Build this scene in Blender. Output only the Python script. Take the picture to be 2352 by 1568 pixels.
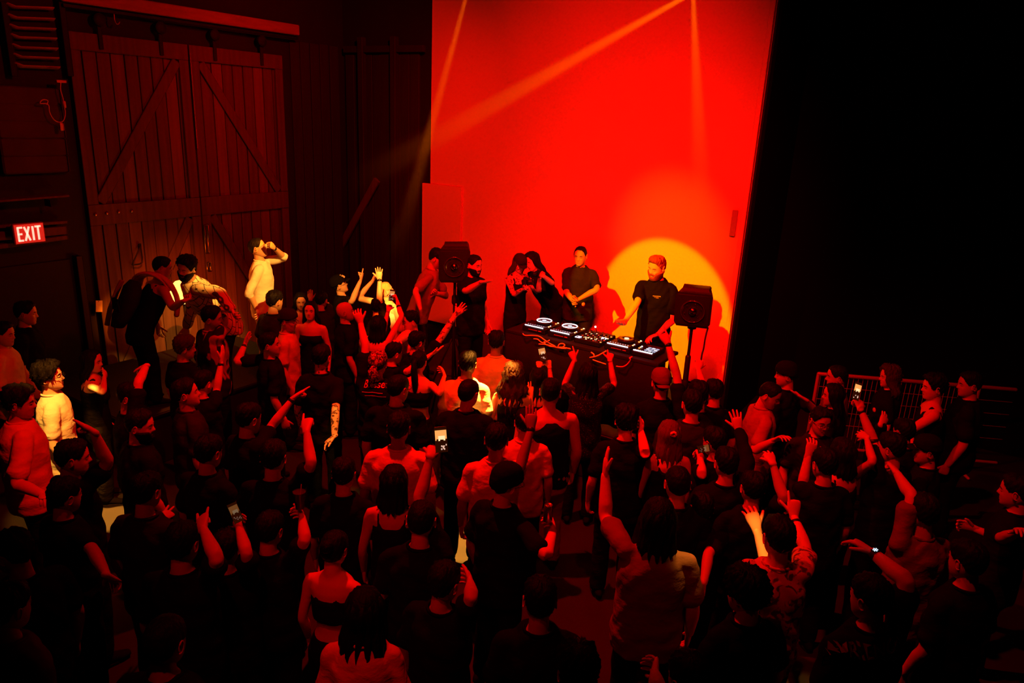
import bpy, math, random
import numpy as np
from mathutils import Vector, Matrix
from mathutils.bvhtree import BVHTree
for o in list(bpy.data.objects): bpy.data.objects.remove(o)
SC = bpy.context.scene
COL = SC.collection
R_ = math.radians
def V(*a): return np.array(a, float)
def nrm(v):
    v = np.asarray(v, float); l = np.linalg.norm(v); return v/l if l > 1e-9 else V(0, 0, 1)

# ---------------------------------------------------------------- camera (mezzanine, 3.9 m above the floor)
F, CX, CY, HC = 1667.0, 1176.0, 784.0, 3.9
PITCH, ROLL = R_(17.2), R_(2.7)
fw = V(0, math.cos(PITCH), -math.sin(PITCH)); r0 = V(1, 0, 0); u0 = np.cross(r0, fw)
rt = r0*math.cos(ROLL) + u0*math.sin(ROLL); up = -r0*math.sin(ROLL) + u0*math.cos(ROLL)
CAM = V(0, 0, HC)
cd = bpy.data.cameras.new('camera'); cam = bpy.data.objects.new('camera', cd); COL.objects.link(cam)
cd.sensor_width = 36.0; cd.lens = 36.0*F/2352.0; cd.clip_end = 100
cam.matrix_world = Matrix(((rt[0], up[0], -fw[0], 0), (rt[1], up[1], -fw[1], 0), (rt[2], up[2], -fw[2], HC), (0, 0, 0, 1)))
SC.camera = cam
def ray(x, y): return fw + rt*(x-CX)/F + up*(CY-y)/F
def proj(P):
    d = np.asarray(P, float)-CAM; z = d@fw; return (CX+F*(d@rt)/z, CY-F*(d@up)/z, z)
def at_z(x, y, zz):
    d = ray(x, y); return CAM + d*((zz-HC)/d[2])
# the two walls that meet behind the dark corner
az = R_(32.8)
DD = V(math.sin(az), math.cos(az), 0)        # along the barn-door wall, away from the camera
BB = V(math.cos(az), -math.sin(az), 0)       # along the stage wall, to the right and nearer
P0 = V(2.80766, 9.00709, 0)                  # foot of the right edge of the lit wall
KC = P0 - BB*6.9                             # the room corner
def BW(s, z, off=0.0): q = P0 + BB*s - DD*off; return V(q[0], q[1], z)
def DW(d, z, off=0.0): q = KC + DD*d + BB*off; return V(q[0], q[1], z)
def on_plane(x, y, Q, n):
    d = ray(x, y); return CAM + d*(((Q-CAM)@n)/(d@n))

# ---------------------------------------------------------------- world, exposure, lights
w = bpy.data.worlds.new('world'); SC.world = w; w.use_nodes = True
w.node_tree.nodes['Background'].inputs[0].default_value = (0.5, 0.01, 0.004, 1)
w.node_tree.nodes['Background'].inputs[1].default_value = 0.0015
SC.view_settings.view_transform = 'Standard'; SC.view_settings.look = 'None'
SC.view_settings.exposure = 0.0; SC.view_settings.gamma = 1.0; SC.view_settings.use_curve_mapping = False
SC.render.film_transparent = False
cy = SC.cycles
cy.max_bounces = 4; cy.diffuse_bounces = 2; cy.glossy_bounces = 2; cy.transmission_bounces = 3; cy.volume_bounces = 0
cy.sample_clamp_indirect = 3.0; cy.caustics_reflective = False; cy.caustics_refractive = False
RED = (1.0, 0.0015, 0.0); AMB = (1.0, 0.38, 0.04)
def spot(name, loc, tgt, power, size_deg, blend, color, radius=0.05, vol=1.0):
    l = bpy.data.lights.new(name, 'SPOT'); o = bpy.data.objects.new(name, l); COL.objects.link(o)
    l.energy = power; l.color = color; l.spot_size = R_(size_deg); l.spot_blend = blend; l.shadow_soft_size = radius
    loc = Vector(loc); o.location = loc; o.rotation_euler = (Vector(tgt)-loc).to_track_quat('-Z', 'Y').to_euler()
    try: l.volume_factor = vol
    except Exception: pass
    return o
def px_at(x, y, depth): return CAM + ray(x, y)*depth
def backwall(x, y): return on_plane(x, y, P0, DD)
# red wash thrown from the truss over the floor onto the lit wall, and the overhead red wash on the crowd
spot('red_wash', (0.2, 2.6, 6.4), backwall(1340, 440), 3600, 48, 1.0, RED, .12)
spot('red_wash_low', (0.6, 2.6, 6.6), backwall(1450, 660), 1900, 42, 1.0, RED, .12)
spot('red_crowd_wash', (-1.1, 5.6, 6.7), (0.0, 6.6, 1.2), 2300, 88, 1.0, RED, .06)
spot('red_crowd_fill', (-2.2, 0.6, 6.4), (0.1, 7.6, 1.3), 260, 66, 1.0, RED, .08)  # weak fill added from the front to brighten the crowd
spot('red_door_wash', (1.5, 5.0, 6.2), DW(-5.2, 4.6), 900, 62, 1.0, RED, .10)
spot('red_right_wash', (0.6, 3.0, 6.5), (2.8, 6.0, 1.3), 700, 60, 1.0, RED, .06)
# amber moving-head beams, and unseen spots aimed at single lit patches
spot('amber_stage', px_at(500, -250, 4.2), backwall(1518, 730), 2300, 16.2, .18, (1.0, .36, 0.0), .03)
spot('amber_stage_halo', px_at(900, -300, 5.2), backwall(1540, 560), 160, 20.0, 1.0, (1.0, .42, 0.0), .03)  # added weak lamp imitating spill around the amber circle
BEAMS = [('amber_beam_a', px_at(1085, -60, 6.4), at_z(885, 680, 1.75), 5000, 4.0, .7),
         ('amber_beam_b', px_at(1650, -50, 6.6), px_at(425, 640, 9.2), 8000, 5.0, .8),
         ('amber_beam_c', px_at(1590, -60, 7.0), px_at(1625, 800, 7.7), 2500, 7.0, .9)]
for n_, s_, t_, p_, a_, b_ in BEAMS: spot(n_, s_, t_, p_, a_, b_, (1.0, .17, 0.0), .02)
FRONT = [('amber_door', px_at(480, -170, 5.0), px_at(425, 655, 9.6), 1500, 9, .9),  # added spot out of view, for the glow on the door
         ('amber_door_halo', px_at(480, -170, 5.0), px_at(450, 640, 9.6), 3000, 20, 1.0),  # added wide spot imitating the falloff around that glow
         ('amber_blob', (-1.0, 4.4, 5.8), at_z(888, 668, 1.66), 9000, 5.2, .7),  # extra front spot added to brighten the head that beam a hits
         ('amber_cap', (-1.2, 4.2, 5.8), at_z(800, 640, 1.75), 2600, 7, .6),
         ('amber_drinker', (0.6, 5.2, 5.6), at_z(596, 630, 1.9), 3600, 12, .5),
         ('amber_glasses', (-2.6, 3.6, 6.2), at_z(118, 905, 1.5), 3400, 10, .4),
         ('amber_tee', (1.6, 4.4, 6.0), at_z(1106, 915, 1.42), 1900, 5, .5),
         ('amber_forearm', (-0.3, 2.6, 6.0), (1.60, 3.92, 1.48), 1900, 3.4, .6),
         ('amber_shoulder', (1.7, 4.6, 6.0), at_z(1566, 1268, 1.46), 1500, 4.0, .9),
         ('amber_floor_a', (-4.7, 5.9, 6.6), at_z(250, 1190, 0), 20000, 5, .5),
         ('amber_floor_b', (0.3, 7.2, 6.0), at_z(1060, 1240, 0), 26000, 8, .5),
         ('amber_sleeve', (-1.2, 3.6, 6.0), at_z(766, 960, 1.2), 1600, 5, .6),
         ('amber_table', (0.9, 4.6, 6.2), on_plane(1310, 800, P0-DD*2.2, DD), 420, 14, .9),
         ('amber_tees', (0.9, 3.4, 6.0), at_z(1130, 850, 1.5), 500, 15, 1.0)]
FRONT.append(('amber_jacket', (0.6, 5.2, 5.6), at_z(490, 645, 2.02), 4200, 5, .6))
ORANGE = ('amber_door_halo', 'amber_tees')
for n_, s_, t_, p_, a_, b_ in FRONT: spot(n_, s_, t_, p_, a_, b_, (1.0, .08, 0.0) if n_ in ORANGE else AMB, .03)
spot('red_corner_fill', (-0.5, 7.0, 6.3), DW(-.6, 3.6), 900, 60, 1.0, RED, .1)  # added fill lifting the dark corner boards

spot('red_left_fill', (-1.0, 3.6, 6.4), at_z(30, 1000, 1.3), 900, 36, 1.0, RED, .06)  # added lamp to brighten the shirts at the far left
spot('red_low_fill', (-1.2, 1.6, 6.2), at_z(800, 1400, 1.4), 260, 30, 1.0, RED, .06)  # small lamp added for the figures low in the frame


# ---------------------------------------------------------------- materials
MATS = {}
def mat(name, col, rough=0.6, metal=0.0, emit=None, es=1.0, noise=0.0, nscale=20.0, bump=0.0, spec=0.3, stretch=(1, 1, 1), sheen=0.0):
    if name in MATS: return MATS[name]
    m = bpy.data.materials.new(name); m.use_nodes = True; nt = m.node_tree; b = nt.nodes['Principled BSDF']
    b.inputs['Base Color'].default_value = (*col, 1); b.inputs['Roughness'].default_value = rough
    b.inputs['Metallic'].default_value = metal; b.inputs['Specular IOR Level'].default_value = spec
    if emit: b.inputs['Emission Color'].default_value = (*emit, 1); b.inputs['Emission Strength'].default_value = es
    if noise or bump:
        tc = nt.nodes.new('ShaderNodeTexCoord'); mp = nt.nodes.new('ShaderNodeMapping'); mp.inputs['Scale'].default_value = stretch
        nz = nt.nodes.new('ShaderNodeTexNoise'); nz.inputs['Scale'].default_value = nscale; nz.inputs['Detail'].default_value = 4
        nt.links.new(tc.outputs['Object'], mp.inputs[0]); nt.links.new(mp.outputs[0], nz.inputs['Vector'])
        if noise:
            rp = nt.nodes.new('ShaderNodeMapRange'); rp.inputs['To Min'].default_value = 1-noise; rp.inputs['To Max'].default_value = 1+noise
            nt.links.new(nz.outputs[0], rp.inputs[0])
            mx = nt.nodes.new('ShaderNodeVectorMath'); mx.operation = 'SCALE'; mx.inputs[0].default_value = col
            nt.links.new(rp.outputs[0], mx.inputs['Scale']); nt.links.new(mx.outputs[0], b.inputs['Base Color'])
        if bump:
            bp = nt.nodes.new('ShaderNodeBump'); bp.inputs['Strength'].default_value = bump; bp.inputs['Distance'].default_value = 0.02 if name.startswith('cloth') else 0.01
            nt.links.new(nz.outputs[0], bp.inputs['Height']); nt.links.new(bp.outputs[0], b.inputs['Normal'])
    MATS[name] = m; return m
def cloth(name, col, rough=0.85): return mat(name, col, rough, noise=0.10, nscale=8, bump=0.9, spec=0.04, stretch=(1, 1, 1.6))
skin_l = mat('skin_light', (0.78, 0.50, 0.36), 0.5, noise=0.06, nscale=9, spec=0.35)
skin_m = mat('skin_mid', (0.58, 0.33, 0.22), 0.5, noise=0.06, nscale=9, spec=0.35)
skin_d = mat('skin_dark', (0.30, 0.16, 0.10), 0.45, noise=0.08, nscale=9, spec=0.4)
def tattoo_skin():
    m = bpy.data.materials.new('skin_tattooed'); m.use_nodes = True; nt = m.node_tree; b = nt.nodes['Principled BSDF']; b.inputs['Roughness'].default_value = .5
    N = nt.nodes.new; L = nt.links.new; tc = N('ShaderNodeTexCoord'); t = N('ShaderNodeTexNoise'); t.inputs['Scale'].default_value = 26; t.inputs['Distortion'].default_value = 1.2; t.inputs['Detail'].default_value = 1.5
    cr = N('ShaderNodeValToRGB'); e = cr.color_ramp.elements; e[0].position = .40; e[0].color = (.10, .05, .04, 1); e[1].position = .44; e[1].color = (.74, .46, .34, 1)
    L(tc.outputs['Object'], t.inputs['Vector']); L(t.outputs[0], cr.inputs[0]); L(cr.outputs[0], b.inputs['Base Color']); return m
SK = {'t': tattoo_skin(), 'l': skin_l, 'm': skin_m, 'd': skin_d}
lipm = mat('lips', (0.38, 0.15, 0.12), 0.45); eyew = mat('eye_white', (0.5, 0.42, 0.38), 0.3); eyed = mat('iris', (0.02, 0.01, 0.008), 0.2)
teeth = mat('teeth', (0.95, 0.85, 0.7), 0.3); ink = mat('ink', (0.05, 0.02, 0.02), 0.6)
HAIRC = {'black': (0.006, 0.004, 0.004), 'brown': (0.05, 0.022, 0.012), 'ginger': (0.28, 0.055, 0.015), 'blonde': (0.6, 0.36, 0.14), 'grey': (0.11, 0.05, 0.04)}
def hairm(c): return mat('hair_'+c, HAIRC[c], 0.55, noise=0.5, nscale=70, bump=0.9, stretch=(1, 1, 0.2), spec=0.10)
TOPC = {'black': (0.007, 0.005, 0.005), 'char': (0.022, 0.016, 0.016), 'grey': (0.32, 0.24, 0.22), 'white': (0.82, 0.78, 0.70), 'red': (0.42, 0.03, 0.03),
        'dimred': (0.16, 0.02, 0.02), 'tan': (0.34, 0.2, 0.14), 'brown': (0.24, 0.12, 0.08), 'cream': (0.75, 0.66, 0.5), 'blue': (0.03, 0.03, 0.05), 'khaki': (0.36, 0.25, 0.16)}
def topm(c): return cloth('cloth_'+c, TOPC[c])

# ---------------------------------------------------------------- mesh helpers
class MB:
    def __init__(s): s.v = []; s.f = []; s.m = []; s.n = 0
    def add(s, v, f, m=0):
        v = np.asarray(v, float); s.v.append(v); s.f += [tuple(i+s.n for i in q) for q in f]; s.m += [m]*len(f); s.n += len(v)
    def arr(s): return np.concatenate(s.v) if s.v else np.zeros((0, 3))
def mesh_of(name, v, f, mats, mi=None, smooth=True):
    me = bpy.data.meshes.new(name); me.from_pydata([tuple(p) for p in v], [], [tuple(q) for q in f])
    for m in mats: me.materials.append(m)
    if mi is not None and len(mats) > 1: me.polygons.foreach_set('material_index', np.asarray(mi, dtype=np.int32))
    if smooth: me.polygons.foreach_set('use_smooth', [True]*len(me.polygons))
    me.update(); return me
def link(name, me, parent=None, loc=None):
    o = bpy.data.objects.new(name, me); COL.objects.link(o)
    if parent is not None: o.parent = parent
    if loc is not None: o.location = loc
    return o
def build(name, mb, mats, parent=None, smooth=True, base=None):
    """mesh object from world coordinates; base = origin given in world space"""
    if not isinstance(mats, (list, tuple)): mats = [mats]
    v = mb.arr()
    q = parent
    while q is not None: v = v - np.array(q.location); q = q.parent
    if parent is None and base is not None: v = v - np.asarray(base)
    me = mesh_of(name, v, mb.f, mats, mb.m, smooth)
    o = link(name, me, parent)
    if parent is None and base is not None: o.location = tuple(base)
    return o
def empty(name, loc, label=None, cat=None, group=None):
    o = bpy.data.objects.new(name, None); COL.objects.link(o); o.location = tuple(loc); o.empty_display_size = 0.1
    return tag(o, label, cat, group)
def tag(o, label=None, cat=None, group=None, kind=None):
    if label: o['label'] = label
    if cat: o['category'] = cat
    if group: o['group'] = group
    if kind: o['kind'] = kind
    return o
def box(mb, c, ax, half, m=0, bev=0.0):
    """box with centre c, axes ax (3 vectors), half sizes; bev chamfers the twelve edges"""
    c = np.asarray(c, float); ax = [nrm(a) for a in ax]; hx, hy, hz = half
    if bev <= 0:
        v = [c+ax[0]*hx*i+ax[1]*hy*j+ax[2]*hz*k for k in (-1, 1) for j in (-1, 1) for i in (-1, 1)]
        f = [(0, 2, 3, 1), (4, 5, 7, 6), (0, 1, 5, 4), (2, 6, 7, 3), (0, 4, 6, 2), (1, 3, 7, 5)]
        mb.add(v, f, m); return
    v = []; b = bev
    for k, (hk, sh) in enumerate(((-hz, b), (-hz+b, 0), (hz-b, 0), (hz, b))):
        for (i, j) in ((-1, -1), (1, -1), (1, 1), (-1, 1)):
            a = hx-sh; d = hy-sh
            # two points per corner
            p1 = (i*(a-b), j*d) if i*j > 0 else (i*a, j*(d-b))
            p2 = (i*a, j*(d-b)) if i*j > 0 else (i*(a-b), j*d)
            for (px, py) in (p1, p2): v.append(c+ax[0]*px+ax[1]*py+ax[2]*hk)
    f = []
    for k in range(3):
        for i in range(8): f.append((k*8+i, k*8+(i+1) % 8, k*8+8+(i+1) % 8, k*8+8+i))
    f.append(tuple(range(7, -1, -1))); f.append(tuple(range(24, 32)))
    mb.add(v, f, m)
def rot(ax, ang):
    return np.array(Matrix.Rotation(ang, 3, Vector(tuple(ax))))
Z3 = V(0, 0, 1)
def frames(P, ref):
    P = np.asarray(P, float); n = len(P); T = np.zeros_like(P)
    T[0] = P[1]-P[0]; T[-1] = P[-1]-P[-2]
    if n > 2: T[1:-1] = P[2:]-P[:-2]
    T /= np.maximum(np.linalg.norm(T, axis=1), 1e-9)[:, None]
    A = []; a = np.asarray(ref, float)
    for i in range(n):
        a = a - T[i]*(a@T[i]); l = np.linalg.norm(a)
        if l < 1e-6: a = np.cross(T[i], V(.3, .5, .8))
        a = nrm(a); A.append(a)
    A = np.array(A); return T, A, np.cross(T, A)
def tube(mb, P, rad, seg=10, m=0, ref=(0, 0, 1), caps=True):
    """swept ellipse; rad list of r or (ra, rb): ra along ref side, rb across; round caps"""
    P = np.asarray(P, float); T, A, Bn = frames(P, ref)
    rr = np.array([(r, r) if np.isscalar(r) else r for r in rad], float)
    th = np.linspace(0, 2*np.pi, seg, endpoint=False); c, s = np.cos(th), np.sin(th)
    rings = []
    if caps:
        rings.append((P[0]-T[0]*rr[0].min()*0.8, A[0], Bn[0], rr[0]*0.05)); rings.append((P[0]-T[0]*rr[0].min()*0.55, A[0], Bn[0], rr[0]*0.7))
    for i in range(len(P)): rings.append((P[i], A[i], Bn[i], rr[i]))
    if caps:
        rings.append((P[-1]+T[-1]*rr[-1].min()*0.55, A[-1], Bn[-1], rr[-1]*0.7)); rings.append((P[-1]+T[-1]*rr[-1].min()*0.8, A[-1], Bn[-1], rr[-1]*0.05))
    v = np.concatenate([q[None]+c[:, None]*a*r[0]+s[:, None]*b*r[1] for q, a, b, r in rings])
    n = len(rings); f = []
    for i in range(n-1):
        for j in range(seg): k = (j+1) % seg; f.append((i*seg+j, i*seg+k, (i+1)*seg+k, (i+1)*seg+j))
    f.append(tuple(range(seg-1, -1, -1))); f.append(tuple(range((n-1)*seg, n*seg)))
    mb.add(v, f, m)
def spline(P, k=4):
    P = np.asarray(P, float); out = []
    for i in range(len(P)-1):
        p0 = P[max(i-1, 0)]; p1 = P[i]; p2 = P[i+1]; p3 = P[min(i+2, len(P)-1)]
        for t in np.linspace(0, 1, k, endpoint=False):
            out.append(0.5*((2*p1)+(p2-p0)*t+(2*p0-5*p1+4*p2-p3)*t*t+(3*p1-3*p2+p3-p0)*t**3))
    out.append(P[-1]); return np.array(out)
def interp_r(rad, n):
    r = np.array([(q, q) if np.isscalar(q) else q for q in rad], float); x = np.linspace(0, len(r)-1, n)
    return np.stack([np.interp(x, range(len(r)), r[:, 0]), np.interp(x, range(len(r)), r[:, 1])], 1)
def ellipsoid(mb, c, ax, rad, seg=12, rings=8, m=0):
    ph = np.linspace(0, np.pi, rings+1); th = np.linspace(0, 2*np.pi, seg, endpoint=False); v = []
    for p in ph:
        rr = max(np.sin(p), 0.02)
        for t in th: v.append(np.asarray(c)+ax[0]*rad[0]*rr*np.cos(t)+ax[1]*rad[1]*rr*np.sin(t)+ax[2]*rad[2]*np.cos(p))
    f = []
    for i in range(rings):
        for j in range(seg): k = (j+1) % seg; f.append((i*seg+j, (i+1)*seg+j, (i+1)*seg+k, i*seg+k))
    f.append(tuple(range(seg))); f.append(tuple(range((rings+1)*seg-1, rings*seg-1, -1)))
    mb.add(v, f, m)
def ring_torus(mb, c, a, b, ra, rb, t, seg=20, m=0):
    c = np.asarray(c, float); a = nrm(a); b = nrm(b); n = np.cross(a, b); v = []; f = []
    for i in range(seg):
        th = 2*math.pi*i/seg; d = a*math.cos(th)*ra+b*math.sin(th)*rb; dn = nrm(d)
        for k in range(5):
            p = 2*math.pi*k/5; v.append(c+d+dn*t*math.cos(p)+n*t*math.sin(p))
    for i in range(seg):
        for k in range(5): f.append((i*5+k, ((i+1) % seg)*5+k, ((i+1) % seg)*5+(k+1) % 5, i*5+(k+1) % 5))
    mb.add(v, f, m)
def lathe(mb, c, prof, ax=Z3, seg=24, m=0):
    ax = nrm(ax); a = nrm(np.cross(ax, V(.31, .9, .2))); b = np.cross(ax, a); v = []; f = []
    for (r, z) in prof:
        for i in range(seg):
            t = 2*math.pi*i/seg; v.append(np.asarray(c)+ax*z+(a*math.cos(t)+b*math.sin(t))*max(r, 1e-4))
    for k in range(len(prof)-1):
        for i in range(seg): j = (i+1) % seg; f.append((k*seg+i, k*seg+j, (k+1)*seg+j, (k+1)*seg+i))
    f.append(tuple(range(seg-1, -1, -1))); f.append(tuple(range((len(prof)-1)*seg, len(prof)*seg)))
    mb.add(v, f, m)
# ---------------------------------------------------------------- room shell
AXB = [BB, DD, Z3]            # boxes lined up with the walls: along stage wall, into it, up
dark = mat('black_paint', (0.010, 0.007, 0.007), 0.8, noise=.3, nscale=4, bump=.2)
unlit_wall = mat('unlit_wall_black', (0.0035, 0.0025, 0.0025), 0.9, spec=.05)  # darkness of the unlit right wall put into its colour
darkw = mat('dark_wood', (0.020, 0.012, 0.011), 0.75, noise=.5, nscale=3, bump=.4, stretch=(6, 6, .4))
barn = mat('barn_wood', (0.085, 0.045, 0.032), 0.8, noise=.55, nscale=3.2, bump=.6, stretch=(7, 7, .35))
barn2 = mat('barn_wood_worn', (0.13, 0.07, 0.05), 0.8, noise=.5, nscale=3.2, bump=.6, stretch=(7, 7, .35))
pale_t = mat('pale_timber', (0.26, 0.15, 0.11), 0.75, noise=.4, nscale=3, bump=.4, stretch=(1, 1, 8))
metal = mat('black_metal', (0.02, 0.018, 0.018), 0.35, .7); steel = mat('steel', (0.4, 0.36, 0.34), 0.3, .9)
rubber = mat('rubber', (0.012, 0.01, 0.01), 0.6)
white = mat('white_wall_paint', (0.80, 0.76, 0.72), 0.75, noise=.01, nscale=1.0)
conc = mat('concrete', (0.016, 0.012, 0.010), 0.7, noise=.35, nscale=5, bump=.4)
fl = MB(); box(fl, (0, 7, -.06), [(1, 0, 0), (0, 1, 0), (0, 0, 1)], (11, 10, .06)); tag(build('floor', fl, conc, smooth=False), kind='structure')
ce = MB(); box(ce, (0, 7, 7.06), [(1, 0, 0), (0, 1, 0), (0, 0, 1)], (11, 10, .06)); tag(build('ceiling', ce, dark, smooth=False), kind='structure')
wl = MB(); box(wl, DW(-4.5, 3.5, -.16), [DD, BB, Z3], (4.6, .1, 3.5)); WL = tag(build('wall_left', wl, dark, smooth=False, base=DW(-4.5, 0, -.16)), kind='structure')
wb = MB(); box(wb, BW(-3.5, 3.5, -.16), AXB, (3.52, .1, 3.5)); WB = tag(build('wall_back', wb, dark, smooth=False, base=BW(-3.5, 0, -.16)), kind='structure')
wr = MB(); box(wr, BW(4.6, 3.5, -1.8), AXB, (4.6, .1, 3.5)); tag(build('wall_right', wr, unlit_wall, smooth=False, base=BW(4.6, 0, -1.8)), kind='structure')
tr = MB(); box(tr, BW(.0, 3.5, -.95), AXB, (.05, .85, 3.5)); tag(build('wall_side', tr, unlit_wall, smooth=False, base=BW(0, 0, -.95)), kind='structure')
rng = np.random.default_rng(5)
def pieces(name, specs, parent, m, ax, half, bev=.006):
    """alike pieces: one shared mesh per half size, an object each"""
    mb = MB(); box(mb, (0, 0, 0), ax, half, 0, bev); me = mesh_of(name, mb.arr(), mb.f, [m], None, False)
    for c in specs: o = link(name, me, parent); o.location = tuple(np.asarray(c)-np.array(parent.location))
# vertical boards on the dark corner walls
pieces('board', [BW(s, 2.45+rng.uniform(-.02, .02), .0+rng.uniform(-.05, -.035)) for s in np.arange(-6.78, -5.2, .2)], WB, darkw, AXB, (.094, .022, 2.4))
pieces('board', [DW(d, 2.45+rng.uniform(-.02, .02), rng.uniform(-.05, -.035)) for d in np.arange(-.98, -.05, .2)], WL, darkw, [DD, BB, Z3], (.094, .022, 2.4))
po = MB()
for s in (-6.45, -5.75): box(po, BW(s, 2.5, .04), AXB, (.06, .05, 2.5), 0, .008)
for k, s in enumerate((-6.45, -5.75)):
    p1 = MB(); box(p1, BW(s, 2.5, .03), AXB, (.055, .05, 2.5), 0, .008); build('post', p1, darkw, WB, smooth=False)
def bar(name, p, q, wdt, thk, m, parent, side):
    mb = MB(); d = nrm(q-p); box(mb, (p+q)/2, [d, side, np.cross(d, side)], (np.linalg.norm(q-p)/2, thk, wdt), 0, .006); return build(name, mb, m, parent, smooth=False)
bar('brace', backwall(872, 412)+(-DD)*.06, backwall(775, 590)+(-DD)*.06, .06, .03, barn, WB, DD)
bar('rail', BW(-6.85, 4.82, .02), BW(-5.15, 4.82, .02), .05, .03, darkw, WB, DD)
# ---- barn doors
def leaf(no, d0, d1, flip):
    r = empty('door_%d' % no, DW((d0+d1)/2, .05, .02)); r['kind'] = 'structure'; W_ = d1-d0; n = 9; pw = W_/n
    for lo, hi in ((.06, 2.42), (2.55, 4.55)):
        for i in range(n):
            m_ = barn if (i*7+no*3) % 4 else barn2
            mb = MB(); box(mb, DW(d0+pw*(i+.5), (lo+hi)/2, -.03+rng.uniform(-.006, .006)), [DD, BB, Z3], (pw/2-.006, .015, (hi-lo)/2), 0, .003); build('plank', mb, m_, r, smooth=False)
    for z, hh in ((.16, .11), (2.48, .13), (4.52, .10)):
        mb = MB(); box(mb, DW((d0+d1)/2, z, .012), [DD, BB, Z3], (W_/2-.004, .022, hh), 0, .006); build('rail', mb, barn, r, smooth=False)
    for d in (d0+.075, d1-.075):
        for lo, hi in ((.27, 2.35), (2.61, 4.42)):
            mb = MB(); box(mb, DW(d, (lo+hi)/2, .010), [DD, BB, Z3], (.07, .02, (hi-lo)/2), 0, .006); build('stile', mb, barn, r, smooth=False)
    for lo, hi in ((.27, 2.35), (2.61, 4.42)):
        a_, b_ = (d0+.17, d1-.17) if not flip else (d1-.17, d0+.17)
        bar('brace', DW(a_, lo+.02, .008), DW(b_, hi-.02, .008), .065, .018, barn, r, BB)
    for q in (.25, .75):
        mb = MB(); lathe(mb, DW(d0+W_*q, 4.78, .05), [(.02, -.03), (.075, -.028), (.06, 0), (.075, .028), (.02, .03)], BB, 18); build('roller', mb, dark, r)
        mb = MB(); box(mb, DW(d0+W_*q, 4.62, .045), [DD, BB, Z3], (.025, .008, .17), 0, .003); build('hanger_strap', mb, dark, r, smooth=False)
    return r
leaf(1, -4.39, -2.835, False); d2 = leaf(2, -2.825, -1.27, True)
mb = MB(); box(mb, DW(-2.818, 3.9, .038), [DD, BB, Z3], (.007, .006, .62), 0, .002); build('edge_strip', mb, steel, d2, smooth=False)
mb = MB(); box(mb, DW(-2.79, 2.02, .045), [DD, BB, Z3], (.035, .02, .20), 0, .006); box(mb, DW(-2.79, 1.62, .045), [DD, BB, Z3], (.03, .03, .06), 0, .006); build('latch', mb, steel, d2)
hd = empty('door_handle', DW(-3.85, 1.9, .03), 'dark iron triangular pull handle screwed to the left barn door', 'handle')
mb = MB(); tube(mb, spline([DW(-3.92, 1.80, .06), DW(-3.80, 1.82, .075), DW(-3.79, 2.02, .06)], 3), [.010]*7, 8); tube(mb, [DW(-3.93, 1.80, .055), DW(-3.79, 2.03, .055)], [.008]*2, 8); build('grip', mb, metal, hd)
mb = MB(); box(mb, DW(-3.79, 2.03, .04), [DD, BB, Z3], (.02, .01, .035), 0, .003); build('plate', mb, metal, hd, smooth=False)
for k, (x, y) in enumerate(((220, 493), (246, 490), (273, 487), (303, 485))):
    c = on_plane(x, y, KC+BB*.04, BB); mb = MB(); ellipsoid(mb, c, [DD, Z3, BB], (.022, .022, .014), 10, 6)
    tag(build('bolt', mb, steel, base=c), 'round steel bolt head on the door middle rail, %s from the left' % ('first', 'second', 'third', 'fourth')[k], 'bolt', 'bolt heads on the door rail')
# glow at the doors between the two men, built as an assumed globe lamp
gl_ = px_at(421, 670, 9.25); GL = empty('assumed_globe_lamp', V(gl_[0], gl_[1], .6), 'assumed globe lamp for the amber white glow between two men', 'lamp')
mb = MB(); lathe(mb, gl_-Z3*.15, [(.05, 0), (.11, .03), (.15, .10), (.158, .16), (.14, .23), (.09, .285), (.02, .305)], Z3, 28); build('globe', mb, mat('globe_glow', (.9, .8, .5), .4, emit=(1, .60, .15), es=1.5), GL)
mb = MB(); tube(mb, [V(gl_[0], gl_[1], .62), gl_-Z3*.15], [.018, .018], 10); build('pole', mb, metal, GL)
mb = MB(); lathe(mb, V(gl_[0], gl_[1], .60), [(.15, 0), (.15, .012), (.03, .02), (.02, .05)], Z3, 20); build('base', mb, metal, GL)
pl = bpy.data.lights.new('globe_light', 'POINT'); po_ = bpy.data.objects.new('globe_light', pl); COL.objects.link(po_); pl.energy = 20; pl.color = (1.0, .10, .0); pl.shadow_soft_size = .15; po_.location = tuple(gl_-fw*.22)
# sliding track beam above the doors
bm_ = empty('track_beam', DW(-2.8, 4.95, .08), 'long timber beam carrying the sliding track above the barn doors', 'beam')
mb = MB(); box(mb, DW(-2.72, 5.0, .06), [DD, BB, Z3], (1.72, .07, .075), 0, .012); build('timber', mb, pale_t, bm_, smooth=False)
mb = MB(); box(mb, DW(-2.72, 4.885, .09), [DD, BB, Z3], (1.70, .02, .02), 0, .004); build('track', mb, metal, bm_, smooth=False)
mb = MB(); tube(mb, spline([DW(-3.85, 4.86, .13), DW(-3.85, 4.78, .13), DW(-3.82, 4.75, .13), DW(-3.79, 4.78, .13)], 3), [.008]*10, 7); build('hook', mb, steel, bm_)
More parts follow.
